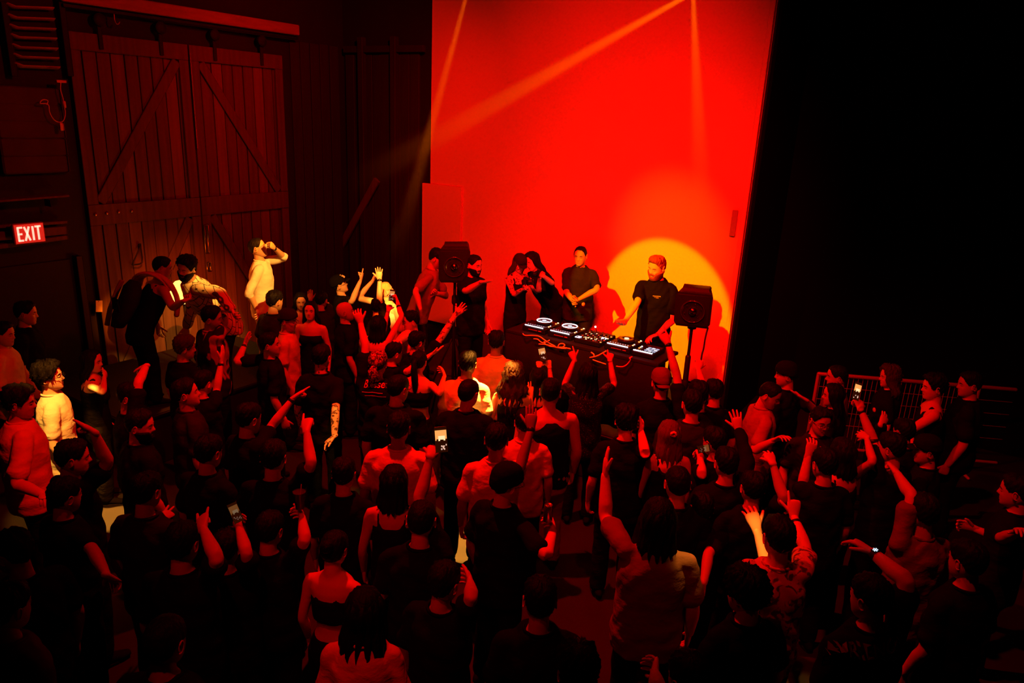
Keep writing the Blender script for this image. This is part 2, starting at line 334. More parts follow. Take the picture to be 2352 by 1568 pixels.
# ---- louvre and blockwork left of the doors
def dpx(x, y, off=.05): return on_plane(x, y, KC+BB*off, BB)
lv = empty('louvre', dpx(75, 90), 'tall louvre of curved slats high on the left wall', 'louvre')
for k, y in enumerate((19, 44, 67, 89, 112, 134, 155)):
    a_, b_ = dpx(14+k*3.2, y-3, .05), dpx(122+k*2.3, y+1, .05); mb = MB(); n = 7; P1 = [a_*(1-t)+b_*t+Z3*(.03*(1-min(t, .15)/.15)) for t in np.linspace(0, 1, n)]
    tube(mb, P1, [(.008, .045)]*n, 8, 0, ref=Z3-BB*.35); build('slat', mb, pale_t, lv)
for xx in (8, 138):
    mb = MB(); a_, b_ = dpx(xx, 5, .03), dpx(xx+22, 175, .03); box(mb, (a_+b_)/2, [DD, BB, Z3], (.035, .04, abs(a_[2]-b_[2])/2), 0, .005); build('frame', mb, dark, lv, smooth=False)
for k, y in enumerate((205, 243, 281, 322, 361)):
    c = dpx(62+k*5, y+16, .0); mb = MB(); box(mb, c, [DD, BB, Z3], (.36, .05, .105), 0, .018); build('block', mb, mat('sooty_block', (.045, .028, .022), .85, noise=.6, nscale=2.5, bump=.6), WL, smooth=False)
sh_ = empty('wall_shelf', dpx(70, 452, .1), 'thin dark ledge across the left wall above the exit sign', 'shelf')
mb = MB(); a_, b_ = dpx(-60, 464, .12), dpx(150, 448, .12); box(mb, (a_+b_)/2, [nrm(b_-a_), BB, Z3], (np.linalg.norm(b_-a_)/2, .10, .012), 0, .003); build('board', mb, barn, sh_, smooth=False)
mb = MB(); c = dpx(110, 460, .10); box(mb, c-Z3*.03, [DD, BB, Z3], (.01, .07, .04), 0, .003); build('bracket', mb, metal, sh_, smooth=False)
# tangled cord with plug
cdm = mat('pale_cord', (.55, .45, .4), .5)
cr = empty('hanging_cord', dpx(140, 200, .14), 'pale tangled cord and plug hanging beside the left barn door', 'cord')
mb = MB(); q = [dpx(x, y, .14) for x, y in ((140, 188), (139, 205), (145, 228), (148, 245), (150, 262), (146, 276), (138, 281), (124, 275), (114, 258), (112, 243), (106, 238), (92, 237), (98, 229), (110, 231), (107, 240))]
tube(mb, spline(q, 4), [.006]*((len(q)-1)*4+1), 6); build('cable', mb, cdm, cr)
mb = MB(); box(mb, dpx(140, 187, .14), [DD, BB, Z3], (.055, .02, .015), 0, .004); build('clip', mb, cdm, cr, smooth=False)
mb = MB(); tube(mb, [dpx(147, 234, .14), dpx(149, 246, .14)], [.018, .016], 8); build('switch', mb, cdm, cr)
mb = MB(); box(mb, dpx(141, 291, .14), [DD, BB, Z3], (.022, .02, .045), 0, .006); build('plug', mb, cdm, cr, smooth=False)
# exit beam, sign and doorway
eb_ = empty('header_beam', dpx(60, 545, .05), 'rough timber header with two ledges behind the exit sign', 'beam')
for y0, y1, hh in ((517, 509, .018), (568, 544, .026), (541, 528, .05)):
    mb = MB(); a_, b_ = dpx(-80, y0+8, .05), dpx(152, y1, .05); box(mb, (a_+b_)/2, [nrm(b_-a_), BB, Z3], (np.linalg.norm(b_-a_)/2, .05 if hh < .04 else .03, hh), 0, .006); build('ledge' if hh < .04 else 'timber', mb, barn, eb_, smooth=False)
ES = empty('exit_sign', dpx(65, 535, .20), 'red lit sign with white letters spelling EXIT on the left header', 'sign')
ew, eh = .165, .118
mb = MB(); box(mb, dpx(65, 535, .20), [DD, BB, Z3], (ew, .03, eh), 0, .008); build('housing', mb, mat('exit_housing', (.5, .1, .08), .5), ES, smooth=False)
mb = MB(); box(mb, dpx(65, 535, .20)+BB*.0325, [DD, BB, Z3], (ew-.012, .003, eh-.012), 0, .001); build('face', mb, mat('exit_face', (.3, .01, .01), .4, emit=(1, .03, .015), es=.55), ES, smooth=False)
mb = MB(); c0 = dpx(65, 535, .20)+BB*.039; L_ = 'EXIT'; cw = .070; th_ = .0105
def seg2(c, x0, y0, x1, y1):
    p, q_ = c+DD*x0*cw*.42+Z3*y0*.074, c+DD*x1*cw*.42+Z3*y1*.074; d = nrm(q_-p); box(mb, (p+q_)/2, [d, BB, np.cross(d, BB)], (np.linalg.norm(q_-p)/2+th_*.6, .002, th_))
for k, ch in enumerate(L_):
    c = c0+DD*((-1.42, -.40, .50, 1.30)[k]*cw)
    for s_ in {'E': [(-.7, -1, -.7, 1), (-.7, 1, .7, 1), (-.7, 0, .45, 0), (-.7, -1, .7, -1)], 'X': [(-.8, -1, .8, 1), (-.8, 1, .8, -1)], 'I': [(0, -1, 0, 1)], 'T': [(-.9, 1, .9, 1), (0, 1, 0, -1)]}[ch]: seg2(c, *s_)
build('letters', mb, mat('exit_letters', (.9, .7, .6), .4, emit=(1, .42, .30), es=1.6), ES, smooth=False)
mb = MB(); tube(mb, [dpx(65, 535, .20)-BB*.03, dpx(65, 535, .0)], [.02, .02], 8); build('bracket', mb, metal, ES)
d3 = empty('door_3', DW(-5.05, 1.0, .0)); d3['kind'] = 'structure'
mb = MB(); box(mb, DW(-5.25, .98, -.045), [DD, BB, Z3], (.62, .02, .98), 0, .004); build('door_panel', mb, dark, d3, smooth=False)
for dd_ in (-4.58, -5.9):
    mb = MB(); box(mb, DW(dd_, 1.0, -.0), [DD, BB, Z3], (.04, .06, 1.0), 0, .006); build('jamb', mb, darkw, d3, smooth=False)
nt_ = empty('paper_notice', dpx(228, 703, .06), 'small pale paper notice pinned low on the left barn door', 'notice')
mb = MB(); n = 6; v = []
for j in range(2):
    for i in range(n): v.append(dpx(220 + 15*j, 690+26*i/(n-1), .055+.006*math.sin(i*1.3)))
for j in range(2):
    for i in range(n): v.append(v[j*n+i]+BB*.003)
mb.add(v, [(i, i+1, n+i+1, n+i) for i in range(n-1)]+[(2*n+i, 3*n+i, 3*n+i+1, 2*n+i+1) for i in range(n-1)]); build('paper', mb, topm('cream'), nt_)
mb = MB(); ellipsoid(mb, dpx(227, 692, .066), [DD, Z3, BB], (.008, .008, .005), 8, 5); build('pin', mb, steel, nt_)

# ---------------------------------------------------------------- lit stage wall
bd = empty('backdrop_wall', BW(-2.5, .6, .0), 'tall white panel wall behind the stage flooded with red light', 'backdrop')
mb = MB(); box(mb, BW(-2.515, 3.35, .0), AXB, (2.485, .03, 2.75), 0, .004); build('panel', mb, white, bd, smooth=False)
mb = MB(); box(mb, BW(-.03, 3.35, .0), AXB, (.03, .045, 2.75), 0, .004); build('edge_trim', mb, white, bd, smooth=False)
mb = MB(); box(mb, BW(-4.74, 1.715, .045), AXB, (.39, .025, 1.115), 0, .004); build('side_panel', mb, white, bd, smooth=False)
c = backwall(1688, 512); mb = MB(); box(mb, c-DD*.045, AXB, (.035, .012, .16), 0, .003); build('vent_slot', mb, mat('slot', (.35, .3, .28), .7), bd, smooth=False)
for xx in (-.6,):
    mb = MB(); c = backwall(1060, 0); 
# stage and side platform
def deck(name, label, c, ax, half, cat='stage'):
    r = empty(name, c-Z3*half[2], label, cat); mb = MB(); box(mb, c, ax, half, 0, .01); build('deck', mb, dark, r, smooth=False)
    mb = MB(); box(mb, c+Z3*(half[2]-.02)-ax[1]*(half[1]+.012)*0, ax, (half[0]+.012, half[1]+.012, .018), 0, .006); build('edge_strip', mb, metal, r, smooth=False)
    mb = MB(); box(mb, c+Z3*(half[2]+.002), ax, (half[0]-.02, half[1]-.02, .003)); build('carpet', mb, rubber, r, smooth=False); return r
deck('stage', 'low black stage in front of the red lit wall', BW(-2.02, .295, 1.20), AXB, (1.94, 1.14, .295))
deck('side_platform', 'low black riser along the barn doors', DW(-4.0, .295, 1.22), [BB, DD, Z3], (.98, 1.35, .295), 'platform')

# ---------------------------------------------------------------- decks on the table
tb_ = empty('dj_table', BW(-1.05, .6, 1.9), 'long black cloth covered table carrying the decks', 'table')
mb = MB(); box(mb, BW(-1.07, 1.463, 1.88), AXB, (.97, .29, .02), 0, .006); build('tabletop', mb, dark, tb_, smooth=False)
mb = MB(); n = 60; v = []; half = []
for i in range(n+1):
    t = i/n
    for z, f in ((1.445, 0), (1.1, .5), (.64, 1)): v.append(BW(-2.04+1.93*t, z, 2.172+.018*f*math.sin(i*1.1)+.01*math.sin(i*.4)*f))
mb.add(v, [(i*3+k, i*3+k+1, i*3+k+4, i*3+k+3) for i in range(n) for k in range(2)]); o = build('front_drape', mb, cloth('drape', (.014, .009, .009)), tb_)
md = o.modifiers.new('s', 'SOLIDIFY'); md.thickness = .004
for s_ in (-1.98, -.16):
    for q in (1.66, 2.1):
        mb = MB(); tube(mb, [BW(s_, .61, q), BW(s_, 1.42, q)], [.018, .018], 8); build('leg', mb, metal, tb_)
E_W = mat('led_white', (.5, .5, .5), .3, emit=(.85, .88, 1.0), es=2.6); E_w = mat('screen_white', (.1, .1, .1), .3, emit=(.8, .85, 1.0), es=1.1)
E_O = mat('led_orange', (.2, .1, .05), .3, emit=(1, .28, .05), es=2.2); E_R = mat('led_red', (.2, .05, .05), .3, emit=(1, .05, .02), es=1.0); E_y = mat('led_warm', (.3, .2, .1), .3, emit=(1, .62, .3), es=2.4)
plast = mat('deck_plastic', (.009, .008, .009), .35, noise=.1); gloss = mat('deck_gloss', (.03, .028, .03), .15, .4)
def player(sc_, label, ring=True, half=False):
    o_ = lambda s, q, z: BW(sc_+s, 1.455+z, 1.88+q)      # s along, q towards the crowd, z up
    r = empty('media_player', o_(0, 0, 0), label, 'media player', 'media players on the table')
    w_ = .155
    mb = MB(); box(mb, o_(0, 0, .0625), AXB, (w_, .20, .0325), 0, .008); build('casing', mb, plast, r, smooth=False)
    mb = MB(); box(mb, o_(0, .145, .098), AXB, (w_-.01, .045, .010), 0, .004); build('display_hood', mb, plast, r, smooth=False)
    mb = MB(); box(mb, o_(0, .190, .106), AXB, (w_-.030, .003, .0055), 0, .001); build('light_bar', mb, E_W, r, smooth=False)
    for k in range(8):
        mb = MB(); box(mb, o_(-w_+.045+k*.030, .135, .109), AXB, (.006, .002, .0015)); build('cue_button', mb, E_w, r, smooth=False)
    mb = MB(); lathe(mb, o_(0, -.045, .104), [(.100, 0), (.104, .006), (.104, .018), (.098, .024), (.030, .024), (.030, .022)], Z3, 36); pl_ = build('jog_wheel', mb, gloss, r)
    if ring:
        mb = MB(); ring_torus(mb, o_(0, -.045, .132), BB, DD, .090, .090, .0045, 36); build('light_ring', mb, E_W, pl_)
    mb = MB(); lathe(mb, o_(0, -.045, .128), [(.026, 0), (.026, .004), (.002, .005)], Z3, 20); build('centre_display', mb, E_y if not ring else E_w, pl_)
    for k in range(4):
        mb = MB(); lathe(mb, o_(w_-.028, .09-.022*k, .095), [(.008, 0), (.008, .006), (.001, .007)], Z3, 10); build('lit_button', mb, (E_O, E_y, E_O, E_W)[k], r)
    for k in range(3):
        mb = MB(); lathe(mb, o_(-w_+.024+.018*k, .095, .095), [(.006, 0), (.006, .006), (.001, .007)], Z3, 8); build('lit_button', mb, (E_W, E_R, E_O)[k], r)
    for k in range(2):
        mb = MB(); lathe(mb, o_(w_-.03, -.11-.05*k, .095), [(.011, 0), (.011, .006), (.001, .007)], Z3, 12); build('lit_button', mb, (E_O, E_y)[k], r)
    mb = MB(); box(mb, o_(w_-.028, 0, .098), AXB, (.006, .05, .003)); box(mb, o_(w_-.028, .01, .104), AXB, (.012, .007, .006), 0, .002); build('pitch_fader', mb, metal, r, smooth=False)
    mb = MB()
    for k in range(7): box(mb, o_(-.06+k*.018, .2035, .066), AXB, (.006, .001, .004))
    box(mb, o_(.09, .2035, .066), AXB, (.02, .001, .005)); o = build('back_lettering', mb, mat('red_print', (.5, .04, .02), .5), r, smooth=False); o['kind'] = 'stuff'
    return r
player(-1.71, 'leftmost media player with white ringed jog wheel'); player(-1.36, 'second media player from the left, beside the mixer, white ringed jog wheel')
player(-.63, 'media player right of the mixer with unlit ring and warm centre', ring=False)
mx_ = lambda s, q, z: BW(-1.0+s, 1.455+z, 1.88+q)
MX = empty('dj_mixer', mx_(0, 0, 0), 'black four channel mixer with lit knobs between the players', 'mixer')
mb = MB(); box(mb, mx_(0, 0, .0585), AXB, (.165, .205, .0285), 0, .008); build('casing', mb, plast, MX, smooth=False)
kn_ = MB(); lathe(kn_, (0, 0, 0), [(.011, 0), (.010, .012), (.008, .014), (.001, .015)], Z3, 10); kme = mesh_of('knob', kn_.arr(), kn_.f, [gloss])
lt_ = MB(); box(lt_, (0, 0, 0), AXB, (.010, .005, .003)); lme = [mesh_of('level_light', lt_.arr(), lt_.f, [m_], None, False) for m_ in (E_O, E_y, E_R)]
for i in range(7):
    for j in range(7):
        c = mx_(-.14+i*.046, .17-j*.045, .088)
        if (i*3+j*5) % 4 < 3: o = link('knob', kme, MX); o.location = tuple(c-np.array(MX.location))
        if (i+j) % 2 == 0: o = link('level_light', lme[(i*2+j) % 3], MX); o.location = tuple(c+BB*.018+Z3*.0-np.array(MX.location))
mb = MB(); box(mb, mx_(.115, .02, .092), AXB, (.032, .022, .004)); build('display', mb, E_W, MX, smooth=False)
mb = MB(); box(mb, mx_(-.13, .165, .092), AXB, (.03, .03, .004)); build('display', mb, E_w, MX, smooth=False)
for k in range(5):
    mb = MB(); box(mb, mx_(-.06+k*.035, .12, .092), AXB, (.011, .005, .003)); build('channel_light', mb, E_y, MX, smooth=False)
for k in range(4):
    mb = MB(); box(mb, mx_(-.09+k*.055, -.15, .1), AXB, (.006, .008, .008), 0, .002); build('fader', mb, steel, MX, smooth=False)
FX = empty('effects_unit', BW(-.33, 1.455, 1.88), 'rightmost deck unit with pale blue pads and a white light bar', 'effects unit'); fx = lambda s, q, z: BW(-.33+s, 1.455+z, 1.88+q)
mb = MB(); box(mb, fx(0, .03, .0585), AXB, (.13, .17, .0285), 0, .008); build('casing', mb, plast, FX, smooth=False)
mb = MB(); box(mb, fx(0, .190, .095), AXB, (.11, .003, .0055), 0, .001); build('light_bar', mb, E_W, FX, smooth=False)
for i in range(8):
    mb = MB(); box(mb, fx(-.10+i*.028, .150, .09), AXB, (.006, .002, .0015)); build('cue_button', mb, E_w, FX, smooth=False)
for i in range(3):
    for j in range(3):
        mb = MB(); box(mb, fx(.0+i*.045, .10-j*.055, .09), AXB, (.017, .012, .003)); build('pad', mb, E_w if (i+j) % 2 else mat('pad_blue', (.1, .1, .1), .3, emit=(.45, .65, .9), es=.7), FX, smooth=False)
for k in range(3):
    mb = MB(); lathe(mb, fx(-.09, .08-.04*k, .088), [(.008, 0), (.008, .006), (.001, .007)], Z3, 10); build('lit_button', mb, (E_O, E_y, E_W)[k], FX)
mb = MB(); c = mx_(-.10, -.19, .14); ellipsoid(mb, c, [BB, DD, Z3], (.012, .012, .012), 10, 6); lp = empty('table_lamp', c-Z3*.14, 'tiny white gooseneck light glowing behind the mixer', 'lamp'); build('bulb', mb, E_W, lp)
mb = MB(); tube(mb, spline([c-Z3*.13+BB*.02, c-Z3*.06+BB*.025, c-Z3*.01], 3), [.004]*7, 6); build('gooseneck', mb, metal, lp)
# cables on the crowd side
cbm = mat('orange_cable', (.85, .50, .18), .4)
def cable(pts, label, r=.007, m=cbm, z=1.36, cat='cable'):
    P = [at_z(x, y, z-.05*k/len(pts)) if not (len(q) > 2) else at_z(x, y, q[2]) for k, q in enumerate(pts) for x, y in [q[:2]]]
    mb = MB(); S_ = spline(P, 5); tube(mb, S_, [r]*len(S_), 7); return tag(build('cable', mb, m, base=P[0]), label, cat, 'cables in front of the table')
def on_front(x, y, q=2.20): return on_plane(x, y, P0-DD*q, DD)
def cablef(pts, label, r=.007, m=cbm, q=2.215):
    P = [on_front(x, y, q+.012*math.sin(k*2.1)) for k, (x, y) in enumerate(pts)]; mb = MB(); S_ = spline(P, 5); tube(mb, S_, [r]*len(S_), 7); return tag(build('cable', mb, m, base=P[0]), label, 'cable', 'cables in front of the table')
cablef([(1201, 766), (1206, 770), (1222, 770), (1238, 772), (1250, 780), (1262, 788), (1275, 795)], 'long orange lit cable arching under the two left players')
cablef([(1226, 778), (1235, 779), (1242, 785), (1250, 787), (1262, 781)], 'short orange cable crossing under the leftmost player')
cablef([(1238, 790), (1252, 791), (1266, 794), (1276, 797), (1292, 800), (1308, 800)], 'orange cable lying lowest along the left table edge')
cablef([(1281, 797), (1285, 790), (1293, 789), (1297, 793), (1290, 798), (1282, 797), (1296, 798), (1310, 801)], 'orange cable coiled in a small loop below the mixer side')
cablef([(1250, 784), (1252, 790), (1262, 795), (1272, 796)], 'thin orange cable twisting beside the coiled loop')
cablef([(1358, 809), (1364, 814), (1362, 820), (1355, 821), (1372, 817), (1392, 806)], 'orange cable rising to the right below the mixer', .008)
cablef([(1362, 826), (1376, 831), (1391, 836)], 'straight orange cable slanting down below the right player', .007)
cablef([(1416, 841), (1430, 842), (1441, 836), (1448, 826), (1446, 822), (1452, 819)], 'orange cable curling up under the right end of the table', .007)

# ---------------------------------------------------------------- speakers on poles
def speaker(c, wx, label, tilt=8, hw=.215, hh=.235, hd=.19, pr_=.03, base=0.0, slabel='', leg=.30):
    wx = nrm(wx); nz = nrm(np.cross(Z3, wx))*-1    # towards the crowd
    if nz@(-fw) < 0: nz = -nz
    M = rot(wx, R_(tilt if np.cross(wx, nz)[2] < 0 else -tilt)); nf = M@nz; uz = M@Z3
    if nf[2] > 0: M = M.T; nf = M@nz; uz = M@Z3
    r = empty('loudspeaker', c, label, 'speaker'); q = lambda x, y, z: c+wx*x+uz*y+nf*z
    mb = MB(); pr = [(-hw, -hh+.05), (-hw+.03, -hh), (hw-.03, -hh), (hw, -hh+.05), (hw, hh-.03), (hw-.02, hh), (-hw+.02, hh), (-hw, hh-.03)]
    v = [q(x, y, hd) for x, y in pr]+[q(x*.80, y*.92, -hd) for x, y in pr]; mb.add(v, [tuple(range(8)), tuple(range(15, 7, -1))]+[(i, i+8, (i+1) % 8+8, (i+1) % 8) for i in range(8)]); build('cabinet', mb, mat('cabinet', (.013, .010, .010), .55, noise=.1, bump=.2), r, smooth=False)
    mb = MB(); v = [q(x*.8+(.02 if x < 0 else 0), hh-.002, z) for x in (-hw, hw) for z in (-.08, .07)]+[q(x*.72, hh+.022, z) for x in (-hw, hw) for z in (-.07, .04)]
    mb.add(v, [(0, 1, 3, 2), (4, 6, 7, 5), (0, 4, 5, 1), (2, 3, 7, 6), (0, 2, 6, 4), (1, 5, 7, 3)]); build('top_cover', mb, mat('cabinet_top', (.010, .008, .008), .6), r, smooth=False)
    mb = MB(); box(mb, q(0, 0, hd+.004), [wx, uz, nf], (hw-.02, hh-.02, .004), 0, .002); build('baffle', mb, rubber, r, smooth=False)
    mb = MB(); lathe(mb, q(0, -.01, hd+.006), [(.125, 0), (.128, .008), (.122, .012), (.112, .006), (.06, -.0), (.05, .004)], nf, 36); dr = build('horn', mb, mat('horn_gloss', (.02, .015, .015), .12, spec=.8), r)
    mb = MB(); ring_torus(mb, q(0, -.01, hd+.020), wx, uz, .118, .118, .0045, 36); build('trim_ring', mb, mat('horn_gloss2', (.05, .035, .03), .10, spec=1.0), dr)
    mb = MB(); lathe(mb, q(0, -.01, hd+.008), [(.045, 0), (.04, .02), (.022, .034), (.004, .038)], nf, 24); build('phase_plug', mb, mat('plug_metal', (.3, .2, .16), .18, 1), dr)
    for k in range(6):
        a_ = k*math.pi/3+.3; mb = MB(); p_ = q(math.cos(a_)*.085, -.01+math.sin(a_)*.085, hd+.016); ellipsoid(mb, p_, [wx, uz, nf], (.006, .006, .005), 8, 5); build('screw', mb, MATS['plug_metal'], dr)
    st = empty('speaker_stand', V(c[0], c[1], base), slabel, 'stand'); p0 = V(c[0], c[1], base)
    zt = c[2]-hh-.01
    mb = MB(); tube(mb, [p0+Z3*.75, V(c[0], c[1], zt)], [.017, .017], 10); build('inner_pole', mb, metal, st)
    mb = MB(); tube(mb, [p0+Z3*.10, V(c[0], c[1], min(zt-.12, base+1.55))], [pr_, pr_], 12); build('outer_pole', mb, mat('pole_paint', (.012, .01, .01), .4), st)
    mb = MB(); tube(mb, [V(c[0], c[1], min(zt-.30, base+1.2)), V(c[0], c[1], min(zt-.22, base+1.28))], [.036, .034], 12); build('collar', mb, rubber, st)
    mb = MB(); ellipsoid(mb, V(c[0], c[1], min(zt-.26, base+1.24))+wx*.06, [wx, uz, nf], (.03, .022, .014), 10, 6); build('knob', mb, rubber, st)
    mb = MB(); lathe(mb, V(c[0], c[1], zt-.05), [(.02, 0), (.045, .01), (.05, .06), (.02, .062)], Z3, 16); build('socket', mb, metal, st)
    for k in range(3):
        a_ = k*2*math.pi/3+1.52; d_ = V(math.cos(a_), math.sin(a_), 0); mb = MB(); tube(mb, [p0+Z3*.62+d_*.03, p0+d_*leg*.55+Z3*.32, p0+d_*leg+Z3*.02], [.013]*3, 8); lg = build('leg', mb, metal, st)
        mb = MB(); tube(mb, [p0+d_*leg*.45+Z3*.16, p0+Z3*.13], [.007]*2, 6); build('brace', mb, metal, st)
        mb = MB(); ellipsoid(mb, p0+d_*leg+Z3*.018, [d_, Z3, np.cross(d_, Z3)], (.022, .018, .018), 8, 6); me_ = build('rubber_foot', mb, rubber, None, base=p0); me_.parent = lg; me_.location = (0, 0, 0)
    return q
cR = px_at(1595, 703, 7.55); qR = speaker(cR, BB*.6+rt*.4, 'black loudspeaker with round horn right of the man with the ginger beard', 10, hw=.185, hh=.19, hd=.11, slabel='black pole stand carrying the right loudspeaker', base=0)
cL = px_at(1046, 600, 8.75); speaker(cL, rt, 'black loudspeaker with round horn left of the stage hiding two men', 6, hw=.185, hh=.205, pr_=.018, base=.6, slabel='thin pole stand carrying the left loudspeaker on the stage', leg=.3)
P = [cR-Z3*.2+BB*.17-DD*.0, *[px_at(x, y, 7.5) for x, y in ((1620, 775), (1616, 800), (1612, 815), (1608, 845), (1606, 880))]]; S_ = spline(P, 5); mb = MB(); tube(mb, S_, [.009]*len(S_), 7); tag(build('speaker_cable', mb, rubber, base=P[0]), 'black cable drooping from the right loudspeaker to the floor', 'cable')
# ---------------------------------------------------------------- crowd barrier at the right
a_, b_ = at_z(1880, 858, 1.10), at_z(2250, 888, 1.10); BR = empty('crowd_barrier', V(a_[0], a_[1], 0), 'red lit metal crowd barrier with thin mesh behind the right crowd', 'barrier')
bl = nrm((b_-a_)*V(1, 1, 0)); brm = mat('barrier_paint', (.55, .3, .25), .45, .3)
L_ = np.linalg.norm(b_-a_)
mb = MB(); tube(mb, [a_, b_+bl*.4], [.024, .024], 10); build('top_rail', mb, brm, BR)
mb = MB(); tube(mb, [a_-Z3*.95, b_+bl*.4-Z3*.95], [.02, .02], 8); build('bottom_rail', mb, brm, BR)
for k in range(3):
    p_ = a_+bl*L_*k/2; mb = MB(); tube(mb, [V(p_[0], p_[1], .02), p_], [.02, .02], 8); build('post', mb, brm, BR)
    mb = MB(); dq = np.cross(bl, Z3); tube(mb, [V(p_[0], p_[1], .02)-dq*.25, V(p_[0], p_[1], .02)+dq*.25], [.018, .018], 8); build('foot', mb, brm, BR)
wm = MB(); tube(wm, [(0, 0, 0), (0, 0, .95)], [.0035, .0035], 5); wme = mesh_of('wire', wm.arr(), wm.f, [brm])
for k in range(int(L_/.055)):
    p_ = a_+bl*(.03+k*.055)-Z3*.95; o = link('wire', wme, BR); o.location = tuple(p_-np.array(BR.location))
for z_ in (.16, .32, .48, .64):
    mb = MB(); tube(mb, [a_-Z3*z_, b_-Z3*z_+bl*.4], [.0035]*2, 5); build('cross_wire', mb, brm, BR)

# ---------------------------------------------------------------- people
HZ = np.array([.118, .112, .100, .080, .050, .020, 0, -.020, -.045, -.070, -.090, -.105, -.114, -.119])
HW = np.array([.004, .030, .050, .0635, .0725, .0750, .0745, .0725, .068, .060, .050, .037, .022, .004])
HF = np.array([.000, .034, .058, .077, .088, .089, .086, .085, .084, .082, .079, .073, .064, .045])
HB = np.array([-.008, -.042, -.066, -.086, -.099, -.100, -.097, -.090, -.074, -.052, -.030, -.008, .014, .035])
def head_pt(z, t, off=0.0):
    """t = azimuth from the front; returns x, y arrays for the ring at z"""
    w_ = np.interp(-z, -HZ, HW)+off; f_ = np.interp(-z, -HZ, HF)+off; b_ = np.interp(-z, -HZ, HB)-off
    c, s = np.cos(t), np.sin(t); mid = (f_+b_)/2*0.6; 
    x = w_*np.sign(s)*np.abs(s)**0.9
    y = mid+np.where(c > 0, (f_-mid)*np.abs(c)**0.85, -(mid-b_)*np.abs(c)**0.95)
    return x, y
def head_geo(mb, X, smile=False, female=False, nz=36, nt=40):
    z = np.concatenate([[.118, .113], np.linspace(.105, -.112, nz-4), [-.1165, -.119]])
    tt = np.linspace(-np.pi, np.pi, nt, endpoint=False); t = tt-0.42*np.sin(tt)
    Zg, Tg = np.meshgrid(z, t, indexing='ij'); x, y = head_pt(Zg, Tg)
    fr = np.clip((np.cos(Tg)-0.15)/0.4, 0, 1); ax = np.abs(x)
    nose = np.interp(-Zg, [-.03, -.015, .0, .02, .030, .036, .044], [0, .004, .010, .021, .023, .012, 0])*np.exp(-(x/np.interp(-Zg, [-.03, .02, .036], [.009, .011, .015]))**2)
    sock = -.0085*np.exp(-((ax-.031)/.017)**2-((Zg-.004)/.012)**2)
    brow = .004*np.exp(-((ax-.028)/.022)**2-((Zg-.026)/.008)**2)*(0.4 if female else 1)
    cheek = .004*np.exp(-((ax-.045)/.015)**2-((Zg+.028)/.018)**2)
    lw = .026 if smile else .021
    lip = .0055*np.exp(-(x/lw)**2)*(np.exp(-((Zg+.058)/.0055)**2)+np.exp(-((Zg+.070)/.006)**2))-.004*np.exp(-(x/(lw+.003))**2-((Zg+.064)/.003)**2)
    chin = .006*np.exp(-(x/.02)**2-((Zg+.1)/.012)**2)
    y = y+fr*(nose+sock+brow+cheek+lip+chin)
    v = np.stack([x, y, Zg], -1).reshape(-1, 3); n0, n1 = Zg.shape; f = []; mi = []
    for i in range(n0-1):
        for j in range(n1):
            k = (j+1) % n1; f.append((i*n1+j, (i+1)*n1+j, (i+1)*n1+k, i*n1+k))
            zc = (z[i]+z[i+1])/2; xc = (x[i, j]+x[i, k])/2
            mi.append(1 if (fr[i, j] > .8 and abs(xc) < lw-.002 and -.0735 < zc < -.0555) else 0)
    f.append(tuple(range(n1))); mi.append(0); f.append(tuple(range(n0*n1-1, (n0-1)*n1-1, -1))); mi.append(0)
    b0 = len(mb.f); mb.add(X(v), f, 0); mb.m[b0:] = mi
    def pts(p): return X(np.array(p, float))
    Ax = [X.R[:, 0], X.R[:, 1], X.R[:, 2]]; sc = X.s
    for sx in (-1, 1):
        ellipsoid(mb, pts([[sx*.031, .0705, .002]])[0], Ax, (.0115*sc, .0105*sc, .0052*sc), 10, 6, 2)
        ellipsoid(mb, pts([[sx*.031, .0795, .002]])[0], Ax, (.0050*sc, .0028*sc, .0042*sc), 8, 4, 3)
        tube(mb, pts(np.array([[sx*.018, .0815, .004], [sx*.030, .0850, .0090], [sx*.044, .0745, .0055]])), [.0026*sc, .0036*sc, .0026*sc], 6, 0)
        # ear: back plate and curled rim
        ellipsoid(mb, pts([[sx*.0765, -.006, -.004]])[0], [X.R[:, 0]*1.0, X.R[:, 1], X.R[:, 2]], (.008*sc, .016*sc, .028*sc), 8, 8, 0)
        th = np.linspace(-.6, 4.0, 12); rim = np.stack([np.full(12, sx*.084), -.008-.017*np.sin(th)*-1*.9-.004, .002+.027*np.cos(th-0.3)], 1)
        tube(mb, pts(rim), [.0042*sc]*12, 6, 0, ref=X.R[:, 0])
    if smile:
        g = [[-.017, .0885, -.0615], [.017, .0885, -.0615], [.013, .0880, -.0675], [-.013, .0880, -.0675], [0, .0915, -.062], [0, .0915, -.0695]]
        mb.add(pts(g), [(0, 4, 5, 3), (4, 1, 2, 5)], 4)
    return Ax
class XF:
    def __init__(s, Rm, o, sc): s.R = Rm; s.o = o; s.s = sc
    def __call__(s, v): return (np.asarray(v)*s.s)@s.R.T + s.o
def Rhead(a, pitch, roll):
    a = R_(a); fwd = V(math.sin(a), math.cos(a), 0); rg = V(math.cos(a), -math.sin(a), 0); M = np.stack([rg, fwd, Z3], 1)
    M = rot(rg, R_(pitch))@M; M = rot(M[:, 1], R_(roll))@M; return M
def sstep(x): x = np.clip(x, 0, 1); return x*x*(3-2*x)
